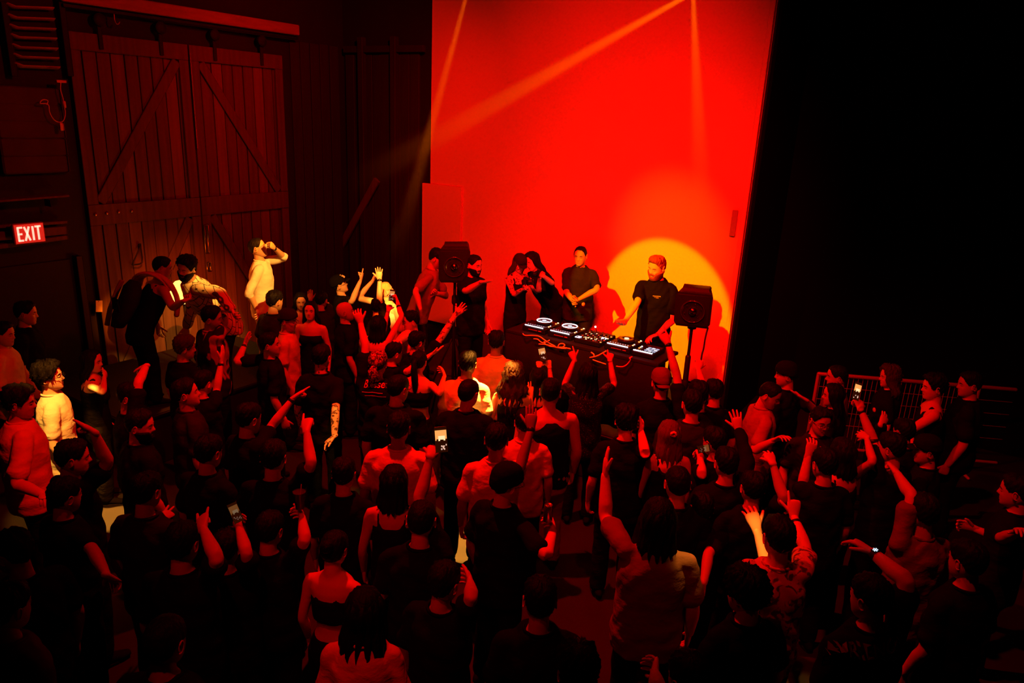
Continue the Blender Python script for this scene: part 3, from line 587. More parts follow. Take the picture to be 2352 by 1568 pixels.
def shell(mb, X, line, thick, rng, curl=0.0, nz=26, nt=36, fz=9.0, low=-.119):
    """hair / beard / cap shell over the skull; below `line(t)` it dips under the skin"""
    z = np.concatenate([[.118], np.linspace(.113, low, nz-1)])
    t = np.linspace(-np.pi, np.pi, nt, endpoint=False); Zg, Tg = np.meshgrid(z, t, indexing='ij')
    k = sstep((Zg-line(Tg))/.016); ph = rng.random(6)*6
    nz_ = (np.sin(Tg*fz+ph[0]+Zg*60)*np.sin(Zg*90+ph[1]+Tg*3)+np.sin(Tg*fz*2.1+ph[2]-Zg*110)*np.cos(Zg*150+ph[3]+Tg*4))
    off = k*(thick(Tg, Zg)+curl*nz_)-(1-k)*.008
    x, y = head_pt(Zg, Tg, off); zz = Zg+np.where(Zg > .06, off*(Zg-.06)/.058, 0)
    v = np.stack([x, y, zz], -1).reshape(-1, 3); n0, n1 = Zg.shape
    f = [(i*n1+j, (i+1)*n1+j, (i+1)*n1+(j+1) % n1, i*n1+(j+1) % n1) for i in range(n0-1) for j in range(n1)]
    f.append(tuple(range(n1))); f.append(tuple(range(n0*n1-1, (n0-1)*n1-1, -1)))
    mb.add(X(v), f, 0)
def hairline(front=.066, temple=.03, side=-.01, back=-.065):
    def L(t):
        a = np.abs(np.arctan2(np.sin(t), np.cos(t))); return np.interp(a, [0, .55, .95, 1.25, 1.7, 2.1, 3.15], [front, front-.004, temple, side+.018, side+.028, side-.02, back])
    return L
def curtain(mb, X, length, rng, wide=.10, thick=.022, wave=.006, curly=False, gap=1.0):
    """long hair falling behind and beside the head"""
    a = np.linspace(gap, 2*np.pi-gap, 26); zz = np.concatenate([[.085, .04, 0, -.04, -.08], np.linspace(-.12, -length, 8)]); ph = rng.random(4)*6
    O = []; I = []
    for i, z in enumerate(zz):
        hx, hy = head_pt(np.full_like(a, max(z, -.05)), a, .012)
        g = min(max((-z-.02)/.12, 0), 1); sx = np.sin(a)*wide*(1-.25*g*(z < -.2)); sy = np.cos(a)*.055-.045
        x = hx*(1-g)+sx*g; y = hy*(1-g)+sy*g
        w = wave*(1+2*g)*np.sin(a*13+ph[0]+z*12)+wave*.8*np.sin(a*23+ph[1]-z*9)
        if curly: w = w+.010*(np.sin(z*70+a*5+ph[2])+np.sin(z*45-a*9+ph[3]))
        taper = 1-.35*max(0, (-z-.15)/max(length-.15, .01))
        nx, ny = np.sin(a), np.cos(a); th = thick*(1 if z < .06 else .4)
        O.append(np.stack([x*taper+nx*(th/2+w), y+ny*(th/2+w), np.full_like(a, z)+.006*np.sin(a*9+ph[1])], 1)); I.append(np.stack([x*taper-nx*th/2, y-ny*th/2, np.full_like(a, z)], 1))
    n = len(a); m = len(zz); v = np.concatenate(O+I); f = []
    for i in range(m-1):
        for j in range(n-1):
            f.append((i*n+j, i*n+j+1, (i+1)*n+j+1, (i+1)*n+j)); q = m*n; f.append((q+i*n+j, q+(i+1)*n+j, q+(i+1)*n+j+1, q+i*n+j+1))
        q = m*n
        f.append((i*n, (i+1)*n, q+(i+1)*n, q+i*n)); f.append((i*n+n-1, q+i*n+n-1, q+(i+1)*n+n-1, (i+1)*n+n-1))
    q = m*n
    for j in range(n-1):
        f.append((j, q+j, q+j+1, j+1)); f.append(((m-1)*n+j, (m-1)*n+j+1, q+(m-1)*n+j+1, q+(m-1)*n+j))
    mb.add(X(v), f, 0)

GEST = {'open': ([.0, .06, .04, .06, .08], 1.7), 'flat': ([.25, .06, .05, .06, .1], .3), 'relax': ([.3, .22, .3, .36, .42], .7), 'fist': ([.9, .98, 1, 1, 1], .1),
        'point': ([.85, .02, .95, 1, 1], .2), 'horns': ([.8, .02, .95, .95, .03], .9), 'hold': ([.45, .55, .55, .55, .6], .5), 'L': ([.0, .02, .92, 1, 1], .6),
        'peace': ([.85, .0, .0, 1, 1], 2.2), 'ok': ([.6, .62, .15, .1, .1], 1.2), 'shaka': ([.0, .1, .9, .9, .05], 1.4), 'claw': ([.15, .3, .3, .3, .3], 1.5)}
def hand_geo(mb, Wp, f, n, side, s, gest, m=0):
    """side +1 right, -1 left. f finger direction, n palm normal"""
    f = nrm(f); n = nrm(n-f*(n@f)); th = np.cross(f, n)*side
    def q(x, y, z): return Wp+(th*x+f*y+n*z)*s
    tube(mb, [q(0, -.02, 0), q(.001, .01, 0), q(.003, .035, 0), q(.001, .060, 0), q(0, .082, 0), q(0, .092, -.001)],
         [(.019*s, .027*s), (.018*s, .029*s), (.0175*s, .037*s), (.016*s, .041*s), (.0135*s, .0415*s), (.010*s, .037*s)], 12, m, ref=n)
    cv, sp = GEST[gest]
    for k, (x, L, r, sa) in enumerate(((.029, .072, .0088, 6), (.0095, .080, .009, 1.5), (-.010, .074, .0086, -3.5), (-.029, .058, .0076, -9))):
        c = cv[k+1]; a = R_(sa*sp); d = V(math.sin(a), math.cos(a), 0); p = V(x, .078-abs(x)*.12, 0); P = [p.copy()]; ang = 0
        for l, bend in ((.46, 78), (.30, 95), (.24, 60)):
            ang += R_(bend*c); st = V(d[0]*math.cos(ang), d[1]*math.cos(ang), math.sin(ang)); P.append(p+st*L*l*.5); p = p+st*L*l; P.append(p.copy())
        tube(mb, [q(*u) for u in P], [r*s*g for g in (1.1, 1.03, .98, .97, .9, .84, .74)], 7, m, ref=n)
    c = cv[0]; P = [V(.020, .022, .004), V(.036, .042, .008)]; p = P[-1]; o = 1-.8*c
    d = nrm(V(.62*o+.15-.35*c*c, .75, .10+.55*c)); P.append(p+d*.018); P.append(p+d*.034); p = P[-1]; d = nrm(V(d[0]-.75*c, .8, d[2]+.3*c)); P.append(p+d*.028)
    tube(mb, [q(*u) for u in P], [r*s for r in (.0135, .0125, .0108, .0102, .0078)], 8, m, ref=n)
DIRS = {'c': -fw, 'a': fw, 'l': -rt, 'r': rt, 'u': up, 'd': -up}
def sph(S, px, L, sgn):
    """point at distance L from S on the sight line of pixel px"""
    d = nrm(ray(*px)); oc = CAM-S; b = d@oc; c = oc@oc-L*L; disc = b*b-c
    if disc <= 0:
        q = CAM+d*(-b); return S+nrm(q-S)*min(np.linalg.norm(q-S), L*1.22)
    return CAM+d*(-b+(sgn*math.sqrt(disc)))
def ik(S, Wt, L1, L2, pole):
    d = Wt-S; D_ = np.linalg.norm(d); D2 = min(D_, (L1+L2)*.995); u = nrm(d); x = (L1*L1-L2*L2+D2*D2)/(2*D2); h = math.sqrt(max(L1*L1-x*x, 0))
    pv = nrm(pole-u*(pole@u)); return S+u*x+pv*h, S+u*D2
JOBS = []; PEOPLE = []
def P_(label, px, py, h=1.74, b=0.0, a=0, fa=None, hp=-4, hr=0, lean=0, side=0, w=1.0, fem=False, sk='m', hair='short', hc='black', top='tee', tc='black', bot='trousers', bc='black',
       R='down', L='down', beard=None, glasses=False, smile=False, cap=None, bands=(), necklace=False, shoes='black', seed=None, stance=.11, folds=1.0, recede=False):
    s = h/1.76; rng = np.random.default_rng(seed if seed is not None else int(px*7+py*3))
    ar = R_(a); FW = V(math.sin(ar), math.cos(ar), 0); RG = V(math.cos(ar), -math.sin(ar), 0)
    if fa is None: fa = a
    la, sa = R_(lean), R_(side)
    def Lo(p):
        """local body coordinates -> offsets from the feet in world axes"""
        p = np.atleast_2d(np.asarray(p, float)).copy(); k = sstep((p[:, 2]-.86)/.22)
        y, z = p[:, 1], p[:, 2]-.93; A = la*k; c, si = np.cos(A), np.sin(A)
        y2 = y*c+z*si; z2 = -y*si+z*c; x = p[:, 0]; A = sa*k; c, si = np.cos(A), np.sin(A); x2 = x*c+z2*si; z3 = -x*si+z2*c
        sh = -math.sin(la)*.22*sstep((1.1-p[:, 2])/.3)*sstep((p[:, 2]-.3)/.5)
        return (x2[:, None]*RG+(y2+sh)[:, None]*FW+(z3+.93)[:, None]*Z3)*s
    Rh = Rhead(fa, hp, hr); hs = s*(.97 if fem else 1.02)
    nb = Lo([[0, -.005, 1.47]])[0]; hcen = nb+Rh@V(0, .022, .125)*hs+Z3*.01
    d = ray(px, py); zz = b+hcen[2]; O = CAM+d*((zz-HC)/d[2])-hcen; O[2] = b
    W = lambda p: Lo(p)+O
    Hc = hcen+O
    X = XF(Rh, Hc, hs)
    root = empty('person', O, label, 'person')
    root['d'] = 0; del root['d']
    wd = w*(.88 if fem else 1.0); skm = SK[sk]
    core = MB()   # torso, neck, arms (voxel-joined)
    tz = [(.80, .13, .09), (.88, .160, .105), (.95, .163 if not fem else .172, .108), (1.05, .143 if not fem else .132, .098), (1.15, .145 if not fem else .130, .096),
          (1.27, .160, .110), (1.35, .168, .108), (1.405, .150, .090), (1.44, .098, .068), (1.47, .058, .056)]
    Pt = W([[0, 0, z] for z, _, _ in tz])
    T0 = RG*math.cos(sa)
    def ringtube(mb, rows, grow=0.0, seg=20, m=0):
        rows = [r if len(r) == 4 else (*r, 0) for r in rows]; th = np.linspace(0, 2*np.pi, seg, endpoint=False); v = []
        for (z, ra, rb, yo) in rows:
            loc = np.stack([np.sign(np.cos(th))*np.abs(np.cos(th))**.85*(ra*wd+grow), yo+np.sin(th)*(rb*(1+(w-1)*1.2)+grow), np.full(seg, z)], 1); v.append(W(loc))
        v = np.concatenate(v); n = len(rows)
        f = [(i*seg+j, i*seg+(j+1) % seg, (i+1)*seg+(j+1) % seg, (i+1)*seg+j) for i in range(n-1) for j in range(seg)]
        f.append(tuple(range(seg-1, -1, -1))); f.append(tuple(range((n-1)*seg, n*seg))); mb.add(v, f, m)
    if top in ('tee', 'long', 'push', 'shacket'): tz = [(z, a_*.93, b_*.93) for z, a_, b_ in tz]
    ringtube(core, tz)
    if fem:
        for sx in (-1, 1): ellipsoid(core, W([[sx*.07, .075, 1.235]])[0], [RG, FW, Z3], (.062*s, .058*s, .06*s), 10, 8)
    ref = RG
    tube(core, [W([[0, -.012, 1.40]])[0], W([[0, -.012, 1.465]])[0], X(V(0, -.020, -.075)), X(V(0, -.012, -.03))], [(.060*hs, .056*hs), (.055*hs, .055*hs), (.052*hs, .056*hs), (.05*hs, .055*hs)], 14, 0, ref=Rh[:, 0])
    am = (.84 if fem else 1.0)*s*(1+(w-1)*.9)
    hands = {}; arms = {}
    for side_, spec in ((1, R), (-1, L)):
        S = W([[side_*.172*wd, -.005, 1.375]])[0]; LU, LF = .285*s, .255*s
        rl = lambda x, y, z: RG*x*side_+FW*y+Z3*z
        gest = 'relax'; pn = None
        if isinstance(spec, str):
            if spec == 'down': E_ = S+nrm(rl(.22, -.08, -1))*LU; Wr = E_+nrm(rl(.05, .35, -1))*LF; fd = nrm(rl(0, .2, -1)); pn = rl(-1, .2, 0)
            elif spec == 'bent': E_ = S+nrm(rl(.25, -.05, -1))*LU; Wr = E_+nrm(rl(-.35, 1, .25))*LF; fd = rl(-.4, 1, .2); pn = rl(-1, 0, 0)
            elif spec == 'cross': E_ = S+nrm(rl(.15, .25, -1))*LU; Wr = E_+nrm(rl(-1, .45, .05))*LF; fd = rl(-1, .1, .1); pn = rl(0, -1, 0)
            elif spec == 'up': E_ = S+nrm(rl(.5, .4, .8))*LU; Wr = E_+nrm(rl(0, .2, 1))*LF; fd = rl(0, .1, 1); pn = rl(0, 1, 0); gest = 'open'
            elif spec == 'chest': E_ = S+nrm(rl(.3, .1, -1))*LU; Wr = E_+nrm(rl(-.6, .8, .7))*LF; fd = rl(-.6, .3, .7); pn = rl(-.3, -1, 0)
        else:
            el, wr, fi, pal, gest = spec[:5]; sg = spec[5] if len(spec) > 5 else 'ff'; q = {'f': 1, 'n': -1}
            tz_ = CAM+nrm(ray(*wr))*np.linalg.norm(S-CAM)
            if (tz_-S)[2] > .1: S = S+Z3*.035*s-RG*side_*.018*s
            if el is None:
                Wt = sph(S, wr, .44*s if len(spec) < 7 else spec[6]*s, q[sg[0]]); E_, Wr = ik(S, Wt, LU, LF, rl(.6, -.2, -1))
            else: E_ = sph(S, el, LU, q[sg[0]]); Wr = sph(E_, wr, LF, q[sg[1]])
            fd = sph(Wr, fi, .17*s, q[sg[2]] if len(sg) > 2 else 1)-Wr
            pn = DIRS[pal] if isinstance(pal, str) else V(*pal)
        u1 = nrm(E_-S); u2 = nrm(Wr-E_); inn = W([[side_*.09*wd, -.005, 1.36]])[0]
        path = spline([inn, S, S*.5+E_*.5, E_, E_*.68+Wr*.32, Wr*.75+E_*.25, Wr], 3); fdn = nrm(fd); pnn = nrm(np.asarray(pn)-fdn*(np.asarray(pn)@fdn))
        # the ref (first radius) follows the palm normal at the wrist
        rads = [(.052, .056), (.052, .054), (.046, .047), (.038, .040), (.0415, .042), (.030, .033), (.0215, .0285)]
        if top in ('tee', 'long', 'push', 'shacket'): rads[0] = (.034, .036); rads[1] = (.042, .042); rads[2] = (.043, .044)
        tube(core, path, interp_r(rads, len(path))*am, 12, 0, ref=pnn)
        arms[side_] = (S, E_, Wr, inn); hands[side_] = (Wr, fdn, pnn)
        hsz = s*(.92 if fem else 1.06); hands[side_] = (Wr, fdn, pnn, hsz, gest)
    # legs (thin under cloth)
    bare = bot in ('shorts', 'skirt'); legp = []
    for sx in (-1, 1):
        hp_ = W([[sx*.085, 0, .88]])[0]; kn = W([[sx*(stance-.005), .02, .49]])[0]; an = W([[sx*stance, -.01, .085]])[0]; legp.append((sx, hp_, kn, an))
        k = s*(1 if bare else .8)
        if bare: tube(core, spline([hp_, (hp_+kn)/2, kn, kn*.65+an*.35, an], 3), interp_r([.082*k, .072*k, .052*k, .054*k, .035*k], 13), 12, 0, ref=RG)
        else: tube(core, spline([hp_, kn, an], 3), interp_r([.07*k, .05*k, .034*k], 7), 8, 0, ref=RG)
    raw = MB()
    head_geo(raw, X, smile, fem)
    for side_ in (1, -1):
        Wr, fdn, pnn, hsz, gest = hands[side_]; hand_geo(raw, Wr, fdn, pnn, side_, hsz, gest, 0)
    body = link('body', bpy.data.meshes.new('body'), root)
    JOBS.append(dict(ob=body, core=core, raw=raw, mats=[skm, lipm, eyew, eyed, teeth], vox=.011, O=O, fold=0, it=3))
    # brows
    hm = hairm(hc); eb = MB()
    for sx in (-1, 1): tube(eb, X(np.array([[sx*.014, .0905, .022], [sx*.030, .0895, .028], [sx*.047, .078, .023]])), [.0022*hs, (.0034*hs, .0026*hs), .0018*hs], 6, 0)
    # hair
    if hair != 'bald':
        hb = MB(); hb.v += eb.v; hb.f += eb.f; hb.m += eb.m; hb.n += eb.n
        th0 = {'short': .012, 'crop': .006, 'quiff': .010, 'curly': .028, 'long': .014, 'bun': .010, 'mess': .022, 'afro': .05, 'pony': .010, 'longcurly': .03, 'bob': .016}[hair]
        def tk(t, z):
            k = th0*np.clip((z+.09)/.12, .35, 1)
            if hair == 'quiff': k = np.where(z < .06, .0045, .0045)+.028*sstep((z-.062)/.045)*np.clip(np.cos(t)*.6+.6, 0, 1)*(1-.5*np.abs(np.sin(t)))
            if hair in ('short', 'mess'): k = k*(.55+.6*sstep((z-.02)/.07))+.004*sstep((z-.06)/.04)*np.sin(t*2.5+ph0)*np.cos(t*4+z*30)
            return k
        ph0 = rng.random()*6
        shell(hb, X, hairline(front=(.086 if recede else .073) if hair in ('crop', 'short', 'quiff', 'curly', 'mess') else .084, temple=.06 if recede else .036, side=-.012 if hair in ('crop', 'short', 'quiff') else -.03), tk, rng, {'curly': .010, 'mess': .007, 'afro': .010, 'quiff': .005, 'longcurly': .01, 'short': .0035, 'crop': .0012}.get(hair, .0022), nz=38, nt=60, fz=14 if hair in ('curly', 'quiff', 'longcurly') else 11)
        if hair == 'long': curtain(hb, X, .40, rng)
        if hair == 'bob': curtain(hb, X, .20, rng, wide=.09)
        if hair == 'longcurly': curtain(hb, X, .42, rng, wide=.14, thick=.05, curly=True)
        if hair == 'bun': ellipsoid(hb, X(V(0, -.105, .075)), [Rh[:, 0], Rh[:, 1], Rh[:, 2]], (.045*hs, .04*hs, .042*hs), 14, 10)
        if hair == 'pony': tube(hb, X(np.array([[0, -.09, .05], [0, -.135, .03], [.005, -.145, -.06], [.01, -.125, -.16], [.012, -.11, -.27], [.012, -.10, -.34]])), [.022*hs, .028*hs, .036*hs, .038*hs, .028*hs, .008*hs], 12, 0)
        build('hair', hb, hm, root)
    else: build('eyebrow', eb, hairm('brown'), root)
    if beard:
        bb = MB()
        z = np.linspace(.0, -.119, 20); t = np.linspace(-1.75, 1.75, 34); Zg, Tg = np.meshgrid(z, t, indexing='ij'); x, y = head_pt(Zg, Tg); axx = np.abs(x)
        full = {'full': 1, 'stubble': .35}[beard]
        k = sstep((-.020-.052*np.exp(-(axx/.034)**4)-Zg)/.010); mo = np.exp(-((Zg+.0485)/.0055)**2-(x/.027)**4); hole = np.exp(-((Zg+.064)/.010)**2-(x/.022)**4)
        off = np.maximum(k*(1-hole), mo)*(.011*full+.003)+.002*np.sin(Tg*31+Zg*200)*k-.007*(1-np.maximum(k*(1-hole), mo))
        x, y = head_pt(Zg, Tg, off); y = y+.005*np.exp(-(x/.03)**2-((Zg+.06)/.03)**2)
        zz_ = Zg-np.where(Zg < -.09, off, 0); n1 = len(t)
        bb.add(X(np.stack([x, y, zz_], -1).reshape(-1, 3)), [(i*n1+j, (i+1)*n1+j, (i+1)*n1+j+1, i*n1+j+1) for i in range(len(z)-1) for j in range(n1-1)], 0)
        build('beard', bb, hm, root)
    if glasses:
        g = MB(); gm = mat('glasses_frame', (0.01, 0.008, 0.008), 0.25)
        for sx in (-1, 1):
            ring_torus(g, X(V(sx*.031, .099, -.001)), Rh[:, 0], Rh[:, 2], .022*hs, .018*hs, .0018*hs)
            tube(g, X(np.array([[sx*.053, .097, .004], [sx*.072, .07, .005], [sx*.081, .0, .006], [sx*.080, -.02, -.006]])), [.0018*hs]*4, 5)
        tube(g, X(np.array([[-.009, .1, .002], [0, .103, .005], [.009, .1, .002]])), [.0018*hs]*3, 5); build('glasses', g, gm, root)
    if cap:
        kind, cc, back = cap; cb = MB(); cm = topm(cc) if isinstance(cc, str) else cc
        off = .020 if hair in ('long', 'short', 'crop', 'bald') else .026
        fl = .046 if kind != 'beanie' else .040
        shell(cb, X, lambda t: np.interp(np.abs(t), [0, 1.2, 3.15], [fl, fl-.02, fl-.045 if kind != 'beanie' else -.03]), lambda t, z: off+.010*np.clip((z-.05)/.06, 0, 1), rng, .0004, nz=24, nt=32)
        c_ = build('cap_crown' if kind != 'beanie' else 'beanie', cb, cm, root)
        if kind == 'cap' or kind == 'panel':
            br = MB(); n = 13; sg = -1 if back else 1; th = np.linspace(-.95, .95, n); v = []
            for q, (yo, zo) in enumerate(((0, 0), (.5, -.004), (1, -.016))):
                for lay in (0, -.004):
                    for tt in th:
                        x = .083*math.sin(tt)*(1-.08*q); y = sg*(.082*math.cos(tt)+.02+(yo*.065*math.cos(tt)**.6)); v.append([x, y, (.050 if not back else .02)+zo-.02*(x/.08)**2+lay])
            f = []
            for q in range(2):
                for j in range(n-1):
                    a0 = (q*2)*n+j; a1 = (q*2+2)*n+j; f.append((a0, a0+1, a1+1, a1)); b0 = (q*2+1)*n+j; b1 = (q*2+3)*n+j; f.append((b0, b1, b1+1, b0+1))
            for j in range(n-1): f.append((4*n+j, 4*n+j+1, 5*n+j+1, 5*n+j)); f.append((j, n+j, n+j+1, j+1))
            for q in range(2):
                for e in (0, n-1): f.append(((q*2)*n+e, (q*2+2)*n+e, (q*2+3)*n+e, (q*2+1)*n+e))
            br.add(X(np.array(v)), f); build('cap_brim', br, topm('black') if kind == 'panel' else cm, root)
        if kind == 'panel':
            pb = MB(); n = 9; v = []
            for z in (.068, .088, .108, .122):
                for tt in np.linspace(-.62, .62, n):
                    x, y = head_pt(np.array([min(z-.004, .112)]), np.array([tt]), off+.012); v.append([x[0], y[0], z+.014])
            pb.add(X(np.array(v)), [(i*n+j, i*n+j+1, (i+1)*n+j+1, (i+1)*n+j) for i in range(3) for j in range(n-1)]); build('front_panel', pb, topm('cream'), root)
    for (side_, col, fr) in bands:
        S, E_, Wr, _ = arms[side_]; bnd = MB(); p = E_*(1-fr)+Wr*fr; d_ = nrm(Wr-E_); r = np.interp(fr, [.3, .75, 1], [.044, .034, .0275])*am+.002
        tube(bnd, [p-d_*.006*s, p+d_*.006*s], [(r*.9, r)]*2, 14, 0, ref=hands[side_][2]); build('wristband', bnd, mat('band_'+col, TOPC[col], .4), root)
    if necklace:
        nk = MB(); th = np.linspace(.2, 2*np.pi-.2, 22); loc = np.stack([np.sin(th)*.075, -np.cos(th)*-.0+.0+np.cos(th)*-.072+.0, 1.455-.055*(np.cos(th)*-.5+.5)*0-.05*np.clip(-np.cos(th), 0, 1)], 1)
        tube(nk, W(loc*V(1, 1, 1)+V(0, .005, .0)), [.0022*s]*22, 5); build('necklace', nk, mat('chain', (.3, .2, .1), .3, .8), root)
    # top
    tm = topm(tc) if isinstance(tc, str) else tc
    if top != 'bare':
        sb = MB()
        if top in ('tee', 'long', 'push', 'shacket'):
            g = .012 if top != 'shacket' else .03
            ringtube(sb, [(.76, .178, .125), (.86, .186, .132), (.98, .178, .126), (1.12, .172, .122), (1.26, .176, .126), (1.33, .176, .116), (1.38, .150, .098), (1.425, .106, .078), (1.458, .078, .066)], g, 24)
        elif top == 'tank':
            ringtube(sb, [(.80, .172, .118), (.95, .172, .118), (1.12, .155, .108), (1.25, .160, .118), (1.31, .155, .114)]+([] if fem else [(1.36, .118, .104), (1.395, .098, .086)]), .010, 24)
            for sx in (-1, 1):
                tube(sb, W(np.array([[sx*.115*wd, .085, 1.27], [sx*.11*wd, .075, 1.37], [sx*.105*wd, .01, 1.435], [sx*.10*wd, -.06, 1.40], [sx*.085*wd, -.10, 1.30], [sx*.06*wd, -.105, 1.22]])), [(.020*s, .012*s)]*6, 8, 0, ref=RG)
        elif top == 'crop':
            ringtube(sb, [(1.14, .142, .102), (1.24, .150, .115), (1.31, .148, .108)], .012, 24)
            for sx in (-1, 1): ellipsoid(sb, W([[sx*.07, .076, 1.235]])[0], [RG, FW, Z3], (.074*s, .072*s, .072*s), 12, 8)
            for sx in (-1, 1): tube(sb, W(np.array([[sx*.085, .095, 1.28], [sx*.08, .075, 1.37], [sx*.078, .0, 1.43], [sx*.07, -.085, 1.36], [sx*.06, -.11, 1.27]])), [.008*s]*5, 6, 0, ref=RG)
        elif top == 'strapless': ringtube(sb, [(.85, .168, .115), (1.0, .150, .105), (1.15, .142, .102), (1.24, .150, .115), (1.30, .148, .108)], .012, 24)
        if top in ('strapless', 'tank') and fem:
            for sx in (-1, 1): ellipsoid(sb, W([[sx*.07, .076, 1.235]])[0], [RG, FW, Z3], (.074*s, .072*s, .072*s), 12, 8)
        if top in ('tee', 'long', 'push', 'shacket'):
            for side_ in (1, -1):
                S, E_, Wr, inn = arms[side_]; k = am*(1.0 if top != 'shacket' else 1.2)
                if top == 'tee': pts = [inn, S, S*.55+E_*.45, S*.25+E_*.75]; rr = [(.062, .062), (.053, .054), (.058, .060), (.064, .066)]
                elif top == 'push': pts = [inn, S, S*.5+E_*.5, E_, E_*.8+Wr*.2]; rr = [(.062, .062), (.053, .054), (.053, .055), (.049, .049), (.046, .046)]
                else: pts = [inn, S, S*.5+E_*.5, E_, E_*.5+Wr*.5, E_*.08+Wr*.92]; rr = [(.07, .07), (.059, .060), (.060, .062), (.053, .053), (.050, .050), (.040, .040)]
                pp = spline(pts, 3); tube(sb, pp, interp_r(rr, len(pp))*k, 14, 0, ref=hands[side_][2])
        nm = {'tee': 't_shirt', 'long': 'long_sleeve_shirt', 'push': 'henley_shirt', 'shacket': 'shirt_jacket', 'tank': 'tank_top', 'crop': 'crop_top', 'strapless': 'strapless_top'}[top]
        so = link(nm, bpy.data.meshes.new(nm), root)
        JOBS.append(dict(ob=so, core=sb, raw=None, mats=[tm], vox=.013, O=O, fold=(.0115 if top in ('tee', 'long', 'push', 'shacket') else .002)*folds*(.62 if tc in ('white', 'cream', 'tan', 'brown', 'grey') else .85), it=2, rng=rng, sc=s))
        if top in ('tee', 'long', 'push'):
            th = np.linspace(0, 2*np.pi, 25); loc = np.stack([np.sin(th)*.079*wd**.3, np.cos(th)*.073-.004, 1.468-.020*np.clip(np.cos(th), 0, 1)], 1)
            nb_ = MB(); tube(nb_, W(loc), [(.010*s, .006*s)]*25, 8, 0, ref=Z3); build('neckband', nb_, tm, root)
    # bottoms
    bm = topm(bc); tb = MB()
    hipw = [(.74, .165, .115), (.84, .178, .122), (.93, .172, .118), (1.0, .155, .108)]
    if bot == 'trousers':
        ringtube(tb, hipw, .006, 20)
        for sx, h0, kn, an in legp: tube(tb, spline([h0, (h0+kn)/2, kn, (kn+an)/2, an], 3), interp_r([.098*s, .088*s, .074*s, .072*s, .068*s], 13), 14, 0, ref=RG)
    elif bot == 'shorts':
        ringtube(tb, hipw, .006, 20)
        for sx, h0, kn, an in legp: tube(tb, [h0, h0*.5+kn*.5], [.10*s, .095*s], 14, 0, ref=RG)
    else: ringtube(tb, [(.58, .215, .175), (.72, .195, .145), (.88, .180, .125), (.98, .158, .110)], .006, 24)
    to = link({'trousers': 'trousers', 'shorts': 'shorts', 'skirt': 'skirt'}[bot], bpy.data.meshes.new('trousers'), root)
    JOBS.append(dict(ob=to, core=tb, raw=None, mats=[bm], vox=.018, O=O, fold=.004*folds, it=2, rng=rng, sc=s))
    for sx, h0, kn, an in legp:
        sh = MB(); f_ = nrm(FW+RG*sx*.15); r_ = np.cross(f_, Z3); g = lambda x, y, z: an+V(0, 0, -an[2]+b)+(r_*x+f_*y)*s+Z3*z*s
        tube(sh, [g(0, -.075, .045), g(0, -.05, .055), g(0, 0, .06), g(0, .06, .048), g(0, .12, .036), g(0, .165, .03)], [(.030*s, .028*s), (.042*s, .036*s), (.045*s, .040*s), (.036*s, .044*s), (.026*s, .046*s), (.018*s, .034*s)], 12, 0, ref=Z3)
        tube(sh, [g(0, -.01, .06), g(0, -.015, .105)], [.045*s, .044*s], 12, 0, ref=f_)
        so_ = build('shoe', sh, topm(shoes), root)
        sl = MB(); n = 14; th = np.linspace(0, 2*np.pi, n, endpoint=False); v = []
        for zz2 in (.0, .024):
            for t_ in th: v.append(g(.046*math.sin(t_)*(1-.15*math.cos(t_)*-1*.3), .045+.128*math.cos(t_), zz2))
        sl.add(np.array(v), [(i, (i+1) % n, n+(i+1) % n, n+i) for i in range(n)]+[tuple(range(n-1, -1, -1)), tuple(range(n, 2*n))])
        me = mesh_of('sole', sl.arr()-O, sl.f, [topm('white' if shoes == 'white' else 'char')], None, False); link('sole', me, so_)
    info = dict(root=root, W=W, O=O, X=X, hands=hands, arms=arms, FW=FW, RG=RG, s=s, top=len(JOBS), am=am, px=px, py=py)
    PEOPLE.append(info); return info

